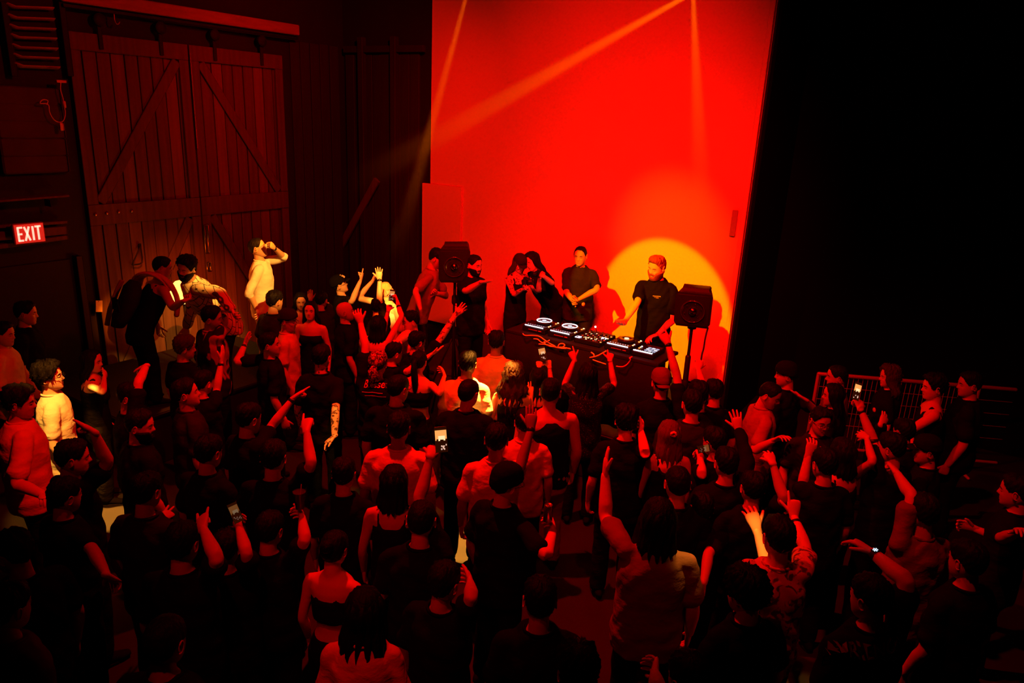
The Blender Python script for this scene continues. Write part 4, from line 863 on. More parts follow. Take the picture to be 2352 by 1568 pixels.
def run_jobs():
    tmp = bpy.data.scenes.new('tmp'); obs = []
    for j in JOBS:
        me = bpy.data.meshes.new('t'); me.from_pydata([tuple(p) for p in j['core'].arr()-j['O']], [], j['core'].f); me.update()
        o = bpy.data.objects.new('t', me); tmp.collection.objects.link(o)
        md = o.modifiers.new('r', 'REMESH'); md.mode = 'VOXEL'; md.voxel_size = j['vox']; md.use_smooth_shade = True
        ms = o.modifiers.new('s', 'SMOOTH'); ms.factor = .5; ms.iterations = j['it']; obs.append(o)
    vl = tmp.view_layers[0]; vl.update(); dg = vl.depsgraph
    for j, o in zip(JOBS, obs):
        me = bpy.data.meshes.new_from_object(o.evaluated_get(dg)); nv = len(me.vertices)
        co = np.empty(nv*3); me.vertices.foreach_get('co', co); co = co.reshape(-1, 3)
        if j['fold']:
            no = np.empty(nv*3); me.vertices.foreach_get('normal', no); no = no.reshape(-1, 3); p = j['rng'].random(8)*6.28; A = j['fold']
            x, y, z = co[:, 0], co[:, 1], co[:, 2]; ang = np.arctan2(y, x)
            wv = np.sin(z*21+2.6*np.sin(ang*2+p[0])+p[1]+x*12)*.55+np.sin(z*44+x*38*np.sin(p[7])+y*30+3*np.sin(ang*2+p[1]))*.45+np.sin(z*31+x*23*np.cos(p[2])+y*23*np.sin(p[2])+1.7*np.sin(ang*3+p[3]))*.6+np.sin((x*np.cos(p[4])+y*np.sin(p[4]))*48+z*14+p[5])*.45+np.sin(z*62+6*np.sin(ang+p[6])+x*20)*.30*np.clip(1-np.abs(z-.95)/.25, 0, 1)
            wv = np.sign(wv)*np.abs(wv)**.8; co = co+no*(A*(.6*wv+.45))[:, None]; me.vertices.foreach_set('co', co.ravel())
        r = j['raw']
        if r is not None:
            pl = [tuple(q.vertices) for q in me.polygons]; v = np.concatenate([co, r.arr()-j['O']]); f = pl+[tuple(i+nv for i in q) for q in r.f]
            m2 = mesh_of('body', v, f, j['mats'], [0]*len(pl)+r.m); bpy.data.meshes.remove(me); me = m2
        else:
            me.materials.clear()
            for m in j['mats']: me.materials.append(m)
            me.polygons.foreach_set('use_smooth', [True]*len(me.polygons)); me.update()
        old = j['ob'].data; j['ob'].data = me; me.name = j['ob'].name.split('.')[0]; bpy.data.meshes.remove(old)
        j['me'] = me
    for o in obs: m = o.data; bpy.data.objects.remove(o); bpy.data.meshes.remove(m)
    bpy.data.scenes.remove(tmp)

def tex_cloth(name, kind):
    m = bpy.data.materials.new(name); m.use_nodes = True; nt = m.node_tree; b = nt.nodes['Principled BSDF']; b.inputs['Roughness'].default_value = .85; b.inputs['Specular IOR Level'].default_value = .15
    N = nt.nodes.new; L = nt.links.new; tc = N('ShaderNodeTexCoord'); mp = N('ShaderNodeMapping'); L(tc.outputs['Object'], mp.inputs[0]); cr = N('ShaderNodeValToRGB')
    if kind == 'plaid':
        mp.inputs['Rotation'].default_value = (.5, .7, .4); t = N('ShaderNodeTexBrick'); t.inputs['Scale'].default_value = 6; t.inputs['Color1'].default_value = (.8, .74, .6, 1); t.inputs['Color2'].default_value = (.66, .6, .46, 1); t.inputs['Mortar'].default_value = (.06, .04, .03, 1); t.inputs['Mortar Size'].default_value = .022
        L(mp.outputs[0], t.inputs['Vector']); L(t.outputs['Color'], b.inputs['Base Color']); return m
    if kind == 'sequin':
        t = N('ShaderNodeTexVoronoi'); t.inputs['Scale'].default_value = 95; L(mp.outputs[0], t.inputs['Vector']); cr.color_ramp.elements[0].position = .10; cr.color_ramp.elements[0].color = (.8, .5, .4, 1); cr.color_ramp.elements[1].position = .16; cr.color_ramp.elements[1].color = (.012, .008, .008, 1)
        L(t.outputs['Distance'], cr.inputs[0]); L(cr.outputs[0], b.inputs['Base Color']); b.inputs['Roughness'].default_value = .3; return m
    t = N('ShaderNodeTexNoise'); t.inputs['Scale'].default_value = {'flame': 5, 'leaf': 15, 'paisley': 40}[kind]; t.inputs['Distortion'].default_value = 1.6; t.inputs['Detail'].default_value = 2
    L(mp.outputs[0], t.inputs['Vector']); e = cr.color_ramp.elements
    if kind == 'flame': mp.inputs['Scale'].default_value = (1, 1, .4); e[0].position = .49; e[0].color = (.015, .008, .008, 1); e[1].position = .52; e[1].color = (.5, .12, .10, 1)
    if kind == 'leaf': e[0].position = .42; e[0].color = (.10, .05, .03, 1); e[1].position = .5; e[1].color = (.72, .6, .42, 1)
    if kind == 'paisley': e[0].position = .48; e[0].color = (.02, .01, .01, 1); e[1].position = .54; e[1].color = (.5, .3, .25, 1)
    L(t.outputs[0], cr.inputs[0]); L(cr.outputs[0], b.inputs['Base Color']); return m
for k_, v_ in (('PLAID', 'plaid'), ('SEQUIN', 'sequin'), ('FLAME', 'flame'), ('LEAF', 'leaf')):
    MATS['cloth_'+k_] = tex_cloth('cloth_'+v_, v_); TOPC[k_] = (.5, .5, .5)

# ---------------------------------------------------------------- people on the stage
B6 = .595
dj = P_('laughing DJ with ginger quiff and beard in a black t-shirt behind the decks', 1509, 614, w=.94, h=1.92, b=B6, a=200, fa=228, hp=-16, hr=-6, hair='quiff', hc='ginger', beard='full', smile=True, sk='l', top='tee', tc='black',
   R=((1464, 694), (1437, 735), (1421, 752), (.2, .3, 1), 'relax', 'nnn'), L=((1547, 732), (1511, 768), (1478, 779), 'd', 'relax', 'nnn'))
polo = P_('balding man in a dark v-neck polo with hands clasped against the red wall', 1333, 588, h=1.78, b=B6, a=192, fa=200, hp=-8, w=1.0, recede=True, hair='crop', hc='black', sk='m', top='tee', tc='char',
   R=((1302, 672), (1318, 694), (1330, 690), 'c', 'hold', 'nnn'), L=((1371, 664), (1326, 689), (1306, 682), 'c', 'relax', 'nnn'), bot='trousers', bc='char')
capw = P_('camera operator in a dark cap and sleeveless top with tattooed arms', 1193, 606, h=1.66, b=B6, a=140, fa=150, hp=-22, fem=True, hair='long', hc='brown', cap=('cap', 'char', False), sk='t', top='tank', tc='black',
   R=((1180, 676), (1204, 662), (1216, 652), 'c', 'hold', 'nnn'), L=((1236, 672), (1213, 650), (1228, 633), 'c', 'relax', 'nnn'), bands=((-1, 'char', .95),))
bent = P_('bent over photographer with black hair beside the camera operator in a cap', 1222, 600, h=1.78, b=B6, a=228, fa=222, hp=-20, hr=14, lean=30, fem=True, hair='long', hc='black', sk='l', top='tee', tc='black',
   R=((1236, 668), (1240, 634), (1232, 626), 'c', 'hold', 'nnn'), L=((1268, 650), (1246, 632), (1238, 624), 'c', 'hold', 'nnn'))
brd = P_('dark bearded man in a black t-shirt right of the left loudspeaker gesturing', 1089, 609, h=1.76, b=B6, a=130, fa=128, hp=-6, hair='crop', beard='stubble', sk='m', top='tee', tc='black',
   R=((1070, 668), (1106, 647), (1124, 648), 'u', 'open', 'nnf'), L='down')
gry = P_('stooping man in a grey t-shirt left of the left loudspeaker', 1003, 594, h=1.76, b=B6, a=88, fa=95, hp=-18, lean=14, hair='short', sk='m', top='tee', tc='grey', bc='char',
   R=((955, 668), (966, 712), (970, 735), 'l', 'relax', 'nnf'), L=((1032, 690), (1002, 674), (988, 664), 'c', 'relax', 'nnn'), bands=((-1, 'cream', .85),))
# ---------------------------------------------------------------- people on the side platform
tank = P_('dark haired man in a black tank top with a towel on his shoulder', 373, 614, h=1.74, b=B6, a=42, fa=62, hp=-10, lean=22, hair='crop', sk='m', top='tank', tc='black',
   R=((397, 706), (424, 690), (440, 680), 'u', 'fist', 'nnf'), L='down')
plaid = P_('bearded man in a pale patchwork shirt jacket leaning towards the man with the towel', 429, 616, h=1.80, b=B6, a=232, fa=196, hp=-12, hr=-12, lean=30, hair='mess', beard='full', sk='l', top='shacket', tc='PLAID', bc='black',
   L=((503, 672), (534, 712), (541, 735), 'r', 'relax', 'nnn'), R='down')
drk = P_('man in a white henley on the platform drinking with his head tipped back', 592, 570, h=1.78, b=B6, a=78, fa=80, hp=18, hair='crop', sk='m', top='push', tc='white', bc='khaki', necklace=True,
   L=((653, 592), (630, 569), (614, 556), 'l', 'fist', 'nnn'), R=((572, 672), (590, 712), (598, 732), 'l', 'relax', 'nfn'), bands=((-1, 'black', .95),))
# ---------------------------------------------------------------- crowd near the stage, left half
P_('black haired head in front of the drinking man, seen from behind', 631, 692, h=1.82, a=30, hair='short', top='tee', tc='char')
P_('smiling woman with dark hair and a white strapless top left of the long haired woman', 691, 692, h=1.66, a=170, fa=160, hp=-8, fem=True, hair='long', sk='m', top='strapless', tc='white')
P_('woman with long straight dark hair and bare shoulders looking at the camera', 713, 714, h=1.68, a=178, fa=178, hp=4, fem=True, hair='long', sk='l', top='strapless', tc='black')
P_('man raising both flat hands behind the long haired woman', 738, 690, h=1.62, a=10, hair='short', sk='m', top='tee', tc='char', L=((706, 700), (713, 690), (711, 652), 'a', 'flat', 'fff'), R=((752, 700), (742, 696), (744, 654), 'a', 'flat', 'fff'))
P_('man with backwards cap and glasses in a pale t-shirt left of the long haired woman', 662, 737, h=1.72, a=80, fa=98, hp=-4, glasses=True, hair='short', cap=('cap', 'char', True), sk='m', top='tee', tc='cream')
P_('bald man in a black t-shirt gazing up at the stage', 793, 716, h=1.74, a=62, fa=72, hp=10, hair='bald', sk='m', top='tee', tc='black')
P_('man in glasses and a black cap with a yellow front panel looking up', 780, 655, h=1.74, a=60, fa=72, hp=22, glasses=True, hair='short', cap=('panel', 'black', False), sk='l', top='tee', tc='black',
   R=((808, 692), (833, 632), (841, 598), 'l', 'point', 'nfn'))
blob = P_('pale blond person glowing in the amber beam with a raised left arm', 886, 668, h=1.74, a=30, fa=60, hp=20, hair='crop', hc='blonde', sk='l', top='tank', tc='white', L=((822, 684), (860, 640), (868, 622), 'r', 'fist', 'nff'), R='bent')
P_('person raising an open spread hand with a dark wristband over the amber glow', 868, 706, h=1.66, a=20, hair='short', sk='m', top='tee', tc='black', R=((872, 690), (872, 642), (868, 598), 'a', 'open', 'fff'), bands=((1, 'black', .97),))
ph1 = P_('person with dark hair filming on a phone held high in the amber glow', 868, 748, h=1.68, a=8, fem=True, hair='bob', sk='l', top='crop', tc='black', bot='trousers', R=((925, 722), (912, 690), (905, 668), 'l', 'fist', 'fff'), L=((880, 762), (892, 712), (897, 690), 'a', 'hold', 'fnf'), bands=((1, 'black', .6),))
P_('person in a pale jacket bending an arm right of the raised phone', 944, 738, h=1.70, a=250, fa=250, hair='short', sk='l', top='long', tc='white', R=((934, 768), (914, 784), (905, 782), 'd', 'relax', 'nnn'))
bnd = P_('person in a paisley bandana and a black t-shirt lettered across the back', 868, 836, h=1.74, a=6, hair='crop', sk='m', top='tee', tc='black', L=((840, 792), (828, 742), (815, 703), 'a', 'claw', 'fff'))
P_('dark haired person stretching a tattooed forearm towards the stage', 958, 786, h=1.67, a=48, hair='short', sk='t', top='tee', tc='black', R=((1022, 764), (1053, 712), (1079, 690), 'a', 'open', 'fff'))
P_('woman in a black crop top and shorts with a bare back below the raised arms', 962, 832, h=1.68, a=14, fem=True, hair='pony', sk='l', top='crop', tc='black', bot='shorts', L='chest',
   R=((1010, 903), (1021, 862), (1012, 838), 'l', 'relax', 'nff'), shoes='white')
P_('person with short hair holding an upturned palm out to the stage', 905, 812, h=1.60, a=50, hair='short', sk='l', top='tee', tc='black', R=((938, 851), (993, 812), (1024, 793), 'u', 'flat', 'nff'))
P_('man in an orange lit t-shirt just left of the table cables', 1140, 786, h=1.74, a=6, hair='short', sk='d', top='tee', tc='cream')
P_('man with dark hair and a pale t-shirt lit yellow on his right shoulder', 1074, 836, h=1.76, a=12, hair='short', sk='d', top='tee', tc='white')
P_('broad man in a black t-shirt and glasses in front of the yellow lit shoulder', 1076, 904, h=1.78, a=10, fa=28, w=1.08, hair='crop', glasses=True, sk='m', top='tee', tc='black')
P_('man in a black t-shirt and thick glasses seen from behind, neck lit red', 915, 893, h=1.78, a=6, fa=34, w=1.12, hair='crop', glasses=True, sk='l', top='tee', tc='black')
P_('man in black with a tattooed arm lit yellow at his side', 738, 822, h=1.76, a=6, hair='short', sk='t', top='tee', tc='black', R=((771, 938), (768, 1002), (728, 1032), 'd', 'relax', 'nnn'))
P_('person in black pointing a forearm across the crowd below the tattooed arm man', 572, 962, h=1.72, a=34, hair='short', sk='m', top='tee', tc='black', R=((620, 984), (683, 902), (722, 880), 'd', 'L', 'fff'), bands=((1, 'black', .9),))
P_('man with thick black hair raising one index finger above a crooked elbow', 628, 1052, h=1.74, a=0, hair='short', sk='m', top='tee', tc='black', R=((714, 1068), (704, 988), (708, 944), 'a', 'point', 'nff'))
P_('person in a wide pale red lit t-shirt with the head of another in front', 916, 985, h=1.76, a=2, w=1.1, hair='short', sk='d', top='tee', tc='cream')
P_('woman with a dark bob standing before the wide pale t-shirt', 905, 1108, h=1.70, a=0, fem=True, hair='bob', sk='m', top='tank', tc='black')
ph2 = P_('man in black holding a bright phone up to film the stage', 968, 1196, h=1.76, a=4, hair='crop', sk='m', top='tee', tc='black', R=((955, 1136), (989, 1046), (1006, 1016), 'a', 'hold', 'nff'), L='bent')
P_('man in a dim pale t-shirt under the tall raised arm', 1140, 1012, h=1.76, a=2, hair='short', sk='d', top='tee', tc='cream', R=((1192, 1080), (1220, 984), (1220, 898), 'a', 'flat', 'nff'), bands=((1, 'black', .97),))
P_('person in an orange lit t-shirt behind the tall raised arm', 1205, 972, h=1.66, a=0, hair='short', sk='m', top='tee', tc='cream')
P_('woman with long curly dark hair and one hand raised fingers spread', 1180, 862, h=1.68, a=8, fem=True, hair='longcurly', hc='brown', sk='l', top='tank', tc='black', R=((1216, 968), (1220, 908), (1224, 848), 'a', 'open', 'fff'))
bn = P_('man in a black beanie and glasses in profile with a drink can in hand', 1164, 1112, h=1.76, a=38, fa=58, glasses=True, hair='crop', cap=('beanie', 'black', False), sk='l', top='tee', tc='black', R=((1254, 1276), (1271, 1216), (1264, 1184), 'l', 'hold', 'nff'))
P_('tall man in a black tank top and pale trousers with a broad bare shoulder', 1264, 902, h=1.84, a=-14, fa=10, w=1.14, hair='crop', sk='m', top='tank', tc='black', bot='trousers', bc='khaki', R='down', L='bent')
ph3 = P_('woman in a lace top filming with a phone between both hands', 1236, 868, h=1.58, a=6, fem=True, hair='long', sk='m', top='tank', tc='black', R=((1267, 894), (1262, 842), (1255, 815), 'a', 'hold', 'fnf'), L=((1236, 866), (1238, 842), (1240, 820), 'a', 'hold', 'fnf'))
seq = P_('person in a glittering sequin top raising both hands with pointed fingers', 1350, 862, h=1.72, a=4, fem=True, hair='long', sk='m', top='tee', tc='SEQUIN', R=((1410, 884), (1401, 826), (1403, 798), 'a', 'L', 'fff'), L=((1297, 884), (1319, 826), (1306, 790), 'a', 'L', 'fff'))
P_('person in a backwards mesh cap right of the sequin top', 1518, 880, h=1.74, a=-4, hair='short', cap=('cap', 'dimred', True), sk='m', top='tee', tc='black')
P_('person in black reaching over the right deck with thumb and fingers spread', 1604, 906, h=1.76, a=-10, hair='short', sk='m', top='tee', tc='black', L=((1552, 834), (1527, 762), (1500, 724), 'a', 'shaka', 'fff'), bands=((-1, 'black', .97),))
P_('person raising a curled hand beside the right speaker pole', 1640, 900, h=1.66, a=-8, hair='short', sk='m', top='tee', tc='black', L=((1614, 888), (1604, 846), (1610, 816), 'a', 'relax', 'fff'))
P_('man in a black t-shirt touching his face below the mesh cap', 1438, 968, h=1.76, a=2, hair='mess', sk='l', top='tee', tc='black', R=((1482, 1042), (1472, 990), (1480, 966), 'l', 'relax', 'nff'))
P_('broad man in a black t-shirt behind the woman with long pale hair', 1590, 930, h=1.78, a=0, w=1.18, hair='short', sk='m', top='tee', tc='char')
scr = P_('woman with long straight light hair tied with a pale scrunchie', 1537, 998, h=1.68, a=-4, fem=True, hair='long', hc='grey', sk='l', top='tank', tc='black')
P_('man with cropped hair and a red lit nape in front of the long light hair', 1556, 1112, h=1.76, a=0, hair='crop', sk='m', top='tee', tc='black')
ph4 = P_('person in black holding a small dark phone sideways near the long light hair', 1640, 1016, h=1.68, a=-30, hair='short', sk='m', top='tee', tc='black', L=((1612, 1090), (1608, 1050), (1606, 1030), 'a', 'hold', 'nff'))
big = P_('large man in a brown t-shirt with messy long hair raising one straight arm', 1512, 1196, h=1.82, a=8, w=1.08, hair='bob', sk='l', top='tee', tc='brown', bc='black', L=((1392, 1190), (1390, 1088), (1394, 1018), 'r', 'flat', 'fff'), seed=3)
P_('person in black with a bare forearm hanging right of the large brown t-shirt', 1612, 1168, h=1.56, a=0, hair='short', sk='m', top='tee', tc='black', R=((1628, 1270), (1616, 1340), (1612, 1375), 'l', 'relax', 'nnf'))
# ---------------------------------------------------------------- right half
P_('man in a pale red lit t-shirt looking down at his raised forearm', 1768, 908, h=1.74, a=90, fa=128, hp=-16, hair='crop', sk='m', top='tee', tc='tan', R=((1733, 1034), (1780, 1010), (1812, 995), 'd', 'relax', 'nnn'))
P_('person in black raising one open palm left of the man in the pale red t-shirt', 1668, 1066, h=1.72, a=0, hair='short', sk='m', top='long', tc='black', R=((1714, 1052), (1697, 988), (1684, 922), 'a', 'open', 'fff'))
P_('man in a black cap turned left with a hand on his chest', 1805, 862, h=1.72, a=-40, fa=-72, hair='short', cap=('beanie', 'black', False), sk='m', top='tee', tc='black', R=((1872, 944), (1850, 918), (1815, 898), 'u', 'flat', 'nnn'))
P_('short haired man in profile in front of the left end of the barrier', 1922, 866, h=1.72, a=-60, fa=-76, hair='crop', sk='m', top='tee', tc='dimred')
P_('woman with long black hair facing left before the lit phone', 1913, 908, h=1.66, a=-60, fa=-78, fem=True, hair='long', sk='m', top='tee', tc='black')
ph5 = P_('person in black headphones raising a bright phone beside the barrier', 2046, 1030, h=1.74, a=-30, fa=-40, hair='short', sk='m', top='tee', tc='black', L=((2008, 1018), (1976, 938), (1968, 905), 'a', 'hold', 'fff'), bands=((-1, 'black', .05), (-1, 'black', .9)))
P_('woman with a cloud of curly hair in profile against the barrier', 2042, 866, h=1.66, a=-70, fa=-84, fem=True, hair='longcurly', hc='brown', sk='l', top='tee', tc='black')
P_('person in a dark long sleeve pinching fingers up below the curly haired woman', 2075, 992, h=1.60, a=-20, hair='short', sk='m', top='long', tc='black', L=((2018, 1020), (2024, 974), (2040, 945), 'a', 'ok', 'nnf'))
P_('man in profile in a dark tank top with a bare lit shoulder', 2144, 890, h=1.76, a=-66, fa=-82, hair='mess', sk='l', top='tank', tc='black', L=((2086, 992), (2096, 1040), (2100, 1060), 'a', 'relax', 'nnf'))
P_('tall man in a big black t-shirt at the right end of the barrier', 2226, 884, h=1.78, a=-60, fa=-80, w=1.14, hair='short', sk='m', top='tee', tc='black')
P_('person in dark glasses facing the camera in the right crowd', 1884, 968, h=1.68, a=176, fa=172, glasses=True, hair='short', sk='m', top='tee', tc='char')
P_('person raising an open hand in the middle of the right crowd', 1893, 1068, h=1.72, a=-6, hair='short', sk='m', top='tee', tc='black', L=((1842, 1120), (1856, 1046), (1874, 998), 'a', 'claw', 'fff'))
P_('person raising a pinched hand with a ring left of the open hand', 1728, 1122, h=1.66, a=0, hair='short', sk='m', top='tee', tc='black', R=((1800, 1146), (1774, 1062), (1758, 1028), 'a', 'ok', 'nff'))
P_('person making a round ring of finger and thumb under the dark glasses', 1936, 1040, h=1.68, a=-12, fem=True, hair='bob', sk='m', top='tank', tc='black', R=((2004, 1060), (1990, 1004), (1958, 988), 'a', 'ok', 'nff'))
P_('person with a dark cap turned left below the man in the tank top', 2128, 1036, h=1.64, a=-50, fa=-70, hair='short', cap=('cap', 'black', False), sk='m', top='tee', tc='black')
P_('person in a dim red t-shirt raising a loose fist at the right', 2118, 1178, h=1.76, a=-14, hair='short', sk='m', top='tee', tc='dimred', L=((2094, 1142), (2058, 1084), (2042, 1058), 'a', 'fist', 'fff'))
P_('person at the right edge bending both arms at chest height', 2332, 1130, h=1.72, a=-50, hair='short', sk='m', top='tee', tc='black', R='bent', L=((2300, 1236), (2340, 1222), (2352, 1210), 'd', 'relax', 'nnn'))
glow = P_('man in a leaf patterned shirt throwing both arms up, one lit amber', 1788, 1236, h=1.80, a=0, hair='short', sk='l', top='tee', tc='LEAF', L=((1772, 1330), (1738, 1216), (1708, 1124), 'a', 'claw', 'fff'), R=((1850, 1262), (1824, 1186), (1824, 1112), 'a', 'L', 'fff'), bands=((1, 'black', .8),))
P_('curly haired man close to the camera with a lit left cheek', 1712, 1362, h=1.76, a=-18, fa=-34, hair='curly', sk='l', top='tee', tc='black')
exp_ = P_('man in a black t-shirt with a printed back and a lit wristwatch', 1998, 1376, h=1.78, a=-16, fa=-30, w=1.1, hair='short', sk='m', top='tee', tc='black', R=((2082, 1336), (2003, 1268), (1925, 1216), 'd', 'relax', 'nff'))
# ---------------------------------------------------------------- left front
P_('man in profile in a red lit t-shirt at the far left edge', 8, 768, h=1.76, a=70, fa=84, hair='short', sk='m', top='tee', tc='cream')
gls = P_('man with wavy hair and glasses in a bright yellow lit pale t-shirt', 114, 866, h=1.76, a=60, fa=72, hp=6, glasses=True, hair='curly', sk='l', top='tee', tc='white')
P_('big man in a red lit t-shirt in the left foreground, hair over eyes', 46, 925, h=1.80, a=50, fa=72, w=1.14, hair='mess', sk='m', top='tee', tc='cream', R=((40, 1110), (98, 1136), (112, 1150), 'd', 'relax', 'nnn'), necklace=True)
P_('man in black with a raised hand behind his head, left of the crowd', 168, 1052, h=1.76, a=34, fa=60, hair='short', sk='m', top='tee', tc='black', R=((246, 1062), (216, 992), (172, 968), 'l', 'L', 'nnf'), L='down')
P_('man in black letting a long bare arm hang in the left foreground', 150, 1140, h=1.66, a=30, hair='short', sk='m', top='tee', tc='black', R=((212, 1262), (246, 1322), (282, 1344), 'd', 'relax', 'nnf'))
P_('woman in profile with one bare shoulder raising a small hand on the left', 212, 830, h=1.64, a=60, fa=86, fem=True, hair='long', sk='l', top='tank', tc='black', R=((236, 900), (240, 866), (248, 848), 'l', 'claw', 'nff'))
P_('dark haired man with a watch hand lifted in the left crowd', 300, 912, h=1.70, a=50, fa=80, hair='short', sk='m', top='tee', tc='black', R=((318, 876), (336, 840), (322, 850), 'd', 'relax', 'nff'))
P_('dim faced man looking up right in the middle of the left crowd', 428, 904, h=1.74, a=50, fa=70, hp=10, hair='short', sk='m', top='tee', tc='char')
P_('dim faced bearded person below the left crowd watch hand', 322, 978, h=1.72, a=40, fa=80, hair='short', beard='full', sk='m', top='tee', tc='black')
P_('person in black raising one long straight forearm left of the jersey', 466, 880, h=1.62, a=20, hair='short', sk='l', top='tee', tc='black', R=((497, 900), (511, 812), (518, 772), 'l', 'flat', 'fff'), bands=((1, 'black', .9),))
P_('man in profile with an open hand lifted right of the long forearm', 620, 792, h=1.72, a=60, fa=80, hp=6, hair='short', sk='m', top='tee', tc='black', L=((545, 832), (562, 792), (574, 762), 'r', 'flat', 'nff'), bands=((-1, 'black', .9),))
fla = P_('man in a flame patterned long sleeve jersey with a hand raised to his head', 487, 730, h=1.84, a=40, fa=80, hr=10, hair='short', sk='m', top='long', tc='FLAME', R=((512, 730), (504, 700), (492, 684), 'a', 'claw', 'fff'), L='down')
P_('person in black below the flame patterned jersey', 425, 800, h=1.68, a=30, fa=60, hair='mess', hc='brown', sk='m', top='tee', tc='black')
P_('person in black behind the yellow lit glasses wearer, dim', 60, 720, h=1.82, a=70, hair='short', sk='m', top='tee', tc='black')
P_('person in black raising a two finger sign in the dark lower left', 336, 1130, h=1.72, a=10, hair='short', sk='m', top='tee', tc='char', R=((362, 1220), (372, 1192), (404, 1165), 'a', 'peace', 'fff'))
P_('person in black raising a hand with two fingers out in the lower left', 420, 1250, h=1.74, a=6, hair='short', sk='m', top='tee', tc='black', R=((498, 1284), (466, 1212), (464, 1166), 'a', 'horns', 'nff'))
ph6 = P_('person in black filming low with a dim phone left of centre', 520, 1260, h=1.58, a=0, hair='short', sk='m', top='tee', tc='black', R=((566, 1270), (548, 1206), (540, 1176), 'a', 'hold', 'nff'))
cup_ = P_('person in black lifting a clear cup behind the crooked elbow man', 620, 1218, h=1.60, a=12, hair='short', sk='m', top='tee', tc='black', R=((700, 1240), (694, 1188), (686, 1166), 'l', 'hold', 'nff'))
halt = P_('woman in a dark strappy halter with a bare red lit back in the lower middle', 768, 1262, h=1.62, a=14, fem=True, hair='bun', sk='l', top='crop', tc='black', bot='shorts')
P_('woman with long dark hair over a pale t-shirt at the bottom of the frame', 836, 1404, h=1.72, a=2, fem=True, hair='long', sk='m', top='tee', tc='cream', seed=9)
P_('man at the bottom left with a red lit nape above a dark shirt', 380, 1476, h=1.76, a=10, hair='crop', sk='m', top='tee', tc='black')
P_('person with a dim red shirted shoulder at the bottom left corner', 20, 1398, h=1.74, a=20, hair='short', sk='m', top='tee', tc='dimred')
P_('dark profile at the left edge above the dim red shoulder', 30, 1268, h=1.74, a=-60, fa=-80, hair='short', sk='m', top='tee', tc='black')
P_('man with slick dark hair at the bottom edge right of the middle', 1326, 1546, h=1.74, a=-6, hair='mess', sk='m', top='tee', tc='black')
P_('person in black with a loose hand right of the lit shoes', 1020, 1340, h=1.66, a=30, hair='short', sk='m', top='tee', tc='black', R=((1082, 1370), (1080, 1338), (1070, 1314), 'l', 'relax', 'nff'))
P_('person in black at the bottom edge holding a glossy cup near the large man', 1580, 1560, h=1.72, a=-30, hair='short', sk='m', top='tee', tc='black', L=((1512, 1590), (1504, 1545), (1508, 1512), 'a', 'hold', 'nff'))
P_('person in black in the dark between the index finger and the bob', 790, 1090, h=1.64, a=0, hair='short', sk='m', top='tee', tc='black')
P_('person in black in the dark left of the index finger elbow', 480, 1040, h=1.72, a=20, hair='short', sk='m', top='tee', tc='black')
P_('person in black in the dark below the open hand on the right', 2220, 1290, h=1.74, a=-20, hair='short', sk='m', top='tee', tc='black')
P_('person in black in the dark under the beanie man', 1240, 1380, h=1.72, a=0, hair='short', sk='m', top='tee', tc='black')

run_jobs()
# ---------------------------------------------------------------- held and worn things, prints on clothes
def job_of(info, name):
    for j in JOBS:
        if j['ob'].parent == info['root'] and j['ob'].name.startswith(name): return j
def print_on(info, part, bodytxt, px, size, m, direction, name='print', bend=0.0, squash=1.0, bars=None):
    """flat lettering laid on the cloth: glyph mesh pressed onto the garment surface"""
    j = job_of(info, part); me = j['me']; O = np.array(info['root'].location)
    v = [tuple(np.array(p.co)+O) for p in me.vertices]; bv = BVHTree.FromPolygons(v, [tuple(p.vertices) for p in me.polygons])
    d = nrm(ray(*px)); hit = bv.ray_cast(Vector(CAM), Vector(d))
    if hit[0] is None: return None
    c = np.array(hit[0]); nv = np.asarray(direction, float); nv = nrm(nv*V(1, 1, 0)); xr = np.cross(Z3, nv); 
    if bars is None:
        cu = bpy.data.curves.new('t', 'FONT'); cu.body = bodytxt; cu.size = size; cu.align_x = 'CENTER'; cu.align_y = 'CENTER'; cu.offset = size*.012
        to = bpy.data.objects.new('t', cu); COL.objects.link(to); dg = bpy.context.evaluated_depsgraph_get(); tm_ = bpy.data.meshes.new_from_object(to.evaluated_get(dg)); bpy.data.objects.remove(to)
        P = np.array([tuple(q.co) for q in tm_.vertices]); Fc = [tuple(q.vertices) for q in tm_.polygons]
    else:
        P = []; Fc = []
        for (x0, y0, w_, h_) in bars:
            n = 6; k = len(P)
            for i in range(n+1): P += [(x0+w_*i/n, y0, 0), (x0+w_*i/n, y0+h_, 0)]
            Fc += [(k+2*i, k+2*i+2, k+2*i+3, k+2*i+1) for i in range(n)]
        P = np.array(P, float)
    out = []
    for x, y, _ in P:
        q = c+xr*x*squash+Z3*(y+bend*x*x)+nv*.5; h = bv.ray_cast(Vector(q), Vector(-nv))
        out.append(np.array(h[0])+np.array(h[1])*.007 if h[0] is not None else c+xr*x+Z3*y+nv*.01)
    mb = MB(); mb.add(np.array(out), Fc); return build(name, mb, m, info['root'], smooth=False)
prt = mat('pale_print', (.55, .42, .36), .6); prd = mat('dim_print', (.12, .06, .05), .6)
print_on(dj, 't_shirt', '', (1511, 681), .01, prt, -fw, bars=[(-.055, .0, .085, .007), (-.04, -.012, .05, .0025), (-.02, -.018, .03, .0025)], name='chest_print')
print_on(bnd, 't_shirt', 'BlesseD', (866, 884), .080, mat('bold_print', (.6, .3, .22), .6), -bnd['FW'], bend=-1.0)
print_on(bnd, 't_shirt', '', (862, 902), .01, MATS['pale_print'], -bnd['FW'], bars=[(-.13, .0, .20, .006), (-.10, -.03, .2, .005)], bend=-.6)
print_on(exp_, 't_shirt', 'EXPERIENCE', (1975, 1500), .085, prd, -exp_['FW'], bend=.9)
